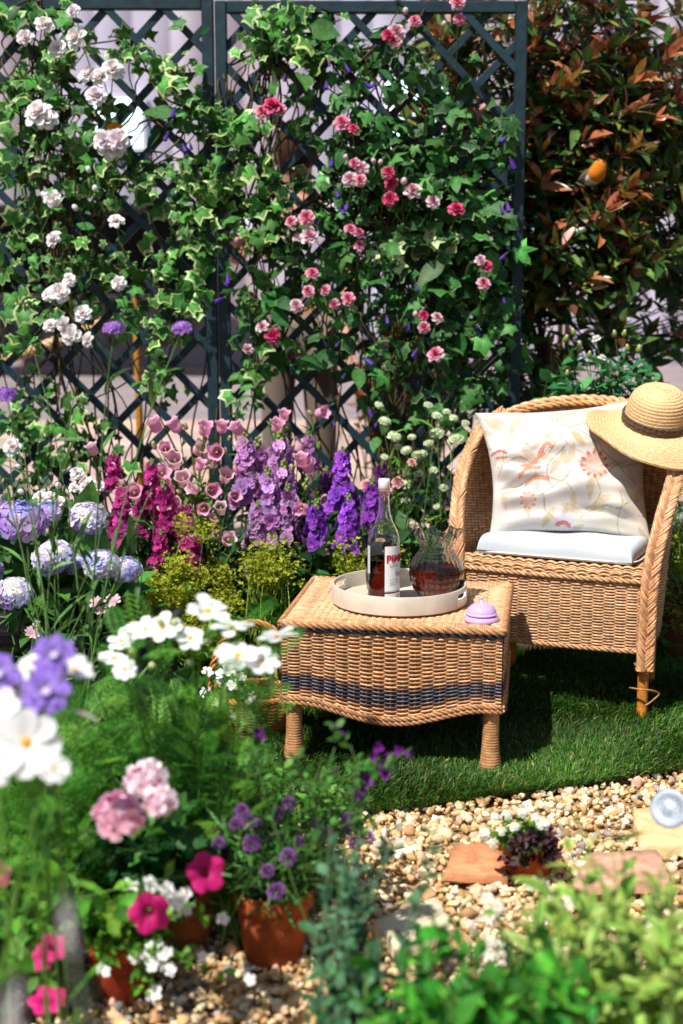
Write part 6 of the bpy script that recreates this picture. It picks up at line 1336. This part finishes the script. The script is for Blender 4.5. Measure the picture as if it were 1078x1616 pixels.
def person():
    hd = P(470, 246, 6.75); x, y, z = hd; gz = .135; t = thing('person', 'person in pale lilac shirt and grey-brown trousers standing behind the trellis, one forearm raised', 'person', (x, y, gz)); k = (z - gz) / 1.66
    def J(dx, dy, h, r, r2=None): return (x + dx * k, y + dy * k, gz + h * k, r * k, (r2 or r) * k)
    body = [J(0, 0, .98, .14, .11), J(0, 0, 1.2, .13, .1), J(0, 0, 1.40, .15, .1), J(0, 0, 1.50, .055), J(-.01, -.01, 1.60, .085, .095), J(-.015, -.015, 1.70, .08, .09), J(-.01, -.01, 1.76, .05),
            J(.19, 0, 1.40, .055), J(.23, -.02, 1.14, .042), J(.22, -.12, .92, .03), J(.21, -.15, .84, .035, .02),
            J(-.19, -.02, 1.40, .055), J(-.27, -.12, 1.20, .042), J(-.34, -.2, 1.38, .032), J(-.36, -.22, 1.47, .036, .02),
            J(.09, 0, .92, .085), J(.10, 0, .50, .058), J(.10, .02, .09, .04), J(.10, -.12, .03, .035, .025), J(-.09, 0, .92, .085), J(-.10, 0, .50, .058), J(-.11, .02, .09, .04), J(-.12, -.12, .03, .035, .025)]
    ed = [(0, 1), (1, 2), (2, 3), (3, 4), (4, 5), (5, 6), (2, 7), (7, 8), (8, 9), (9, 10), (2, 11), (11, 12), (12, 13), (13, 14), (0, 15), (15, 16), (16, 17), (17, 18), (0, 19), (19, 20), (20, 21), (21, 22)]
    for hnd, s, dz in ((10, 1, -1), (14, -1, 1)):                        # fingers
        hx, hy, hz = body[hnd][:3]
        for f in range(5):
            i = len(body); o_ = (f - 2) * .017 * k; L = (.045, .075, .08, .075, .055)[f] * k; body += [(hx + o_, hy - .01 * k, hz + dz * .03 * k, .011 * k, .011 * k), (hx + o_ * 1.3, hy - .02 * k, hz + dz * (.03 * k + L * .6), .009 * k, .009 * k), (hx + o_ * 1.4, hy - .035 * k, hz + dz * (.03 * k + L), .007 * k, .007 * k)]; ed += [(hnd, i), (i, i + 1), (i + 1, i + 2)]
    skinned('body', body, ed, M_SKIN, lin('#c98f74'), t)
    sh = [J(0, 0, .94, .165, .135), J(0, 0, 1.2, .15, .12), J(0, 0, 1.40, .165, .115), J(0, 0, 1.47, .08), J(.19, 0, 1.40, .072), J(.22, -.01, 1.22, .065), J(-.19, -.02, 1.40, .072), J(-.245, -.08, 1.27, .065)]
    skinned('shirt', sh, [(0, 1), (1, 2), (2, 3), (2, 4), (4, 5), (2, 6), (6, 7)], M_CLOTH, lin('#cfc6dc'), t)
    tr = [J(0, 0, .96, .16, .13), J(.09, 0, .90, .10), J(.10, 0, .50, .078), J(.10, .02, .10, .066), J(-.09, 0, .90, .10), J(-.10, 0, .50, .078), J(-.11, .02, .10, .066)]
    skinned('trousers', tr, [(0, 1), (1, 2), (2, 3), (0, 4), (4, 5), (5, 6)], M_CLOTH, lin('#75655a'), t)
    hc = np.array(J(-.01, -.03, 1.685, 0)[:3]); V = ICOV.copy(); V2 = np.array([v * (1 + .06 * nz(v, 6)) for v in V]) * np.array([.100, .112, .118]) * k; face = (V[:, 1] > .35) & (V[:, 2] < .45); V2[face] *= .72
    bb = MB(); bb.add(V2 + hc, ICOF, lin('#3f2418')); bb.build('hair', M_FUR, t)
    for s in (-1, 1):
        e = np.array(J(-.015 + s * .035, .082, 1.665, 0)[:3]); bb = MB(); bb.put(xf(ball_t(.012 * k, 8, 6, (.03, .02, .02)), None, e)); bb.build('eye', M_PLASTIC, t)
        e = np.array(J(-.01 + s * .088, .0, 1.65, 0)[:3]); bb = MB(); bb.put(xf(ball_t(.028 * k, 8, 6, lin('#c08068'), 1.3), np.diag([.4, .8, 1]), e)); bb.build('ear', M_SKIN, t)
    e = np.array(J(-.016, .096, 1.635, 0)[:3]); bb = MB(); bb.put(xf(ball_t(.016 * k, 8, 6, lin('#c58a70'), 1.6), None, e)); bb.build('nose', M_SKIN, t)
    e = np.array(J(-.016, .082, 1.59, 0)[:3]); bb = MB(); bb.put(xf(ball_t(.022 * k, 8, 6, lin('#a05048'), .35), np.diag([1, .4, 1]), e)); bb.build('mouth', M_SKIN, t)
person()
filler('dark laurel shrub standing on the terrace behind the pink rose trellis', (.42, 7.8, .12), (.42, 7.8, 1.15), (.38, .25, .55), 70, LANCE, .13, 10, [lin('#2c4a2a'), lin('#3a5a30'), lin('#4a3a24')], group='plants on the terrace', start=.35)
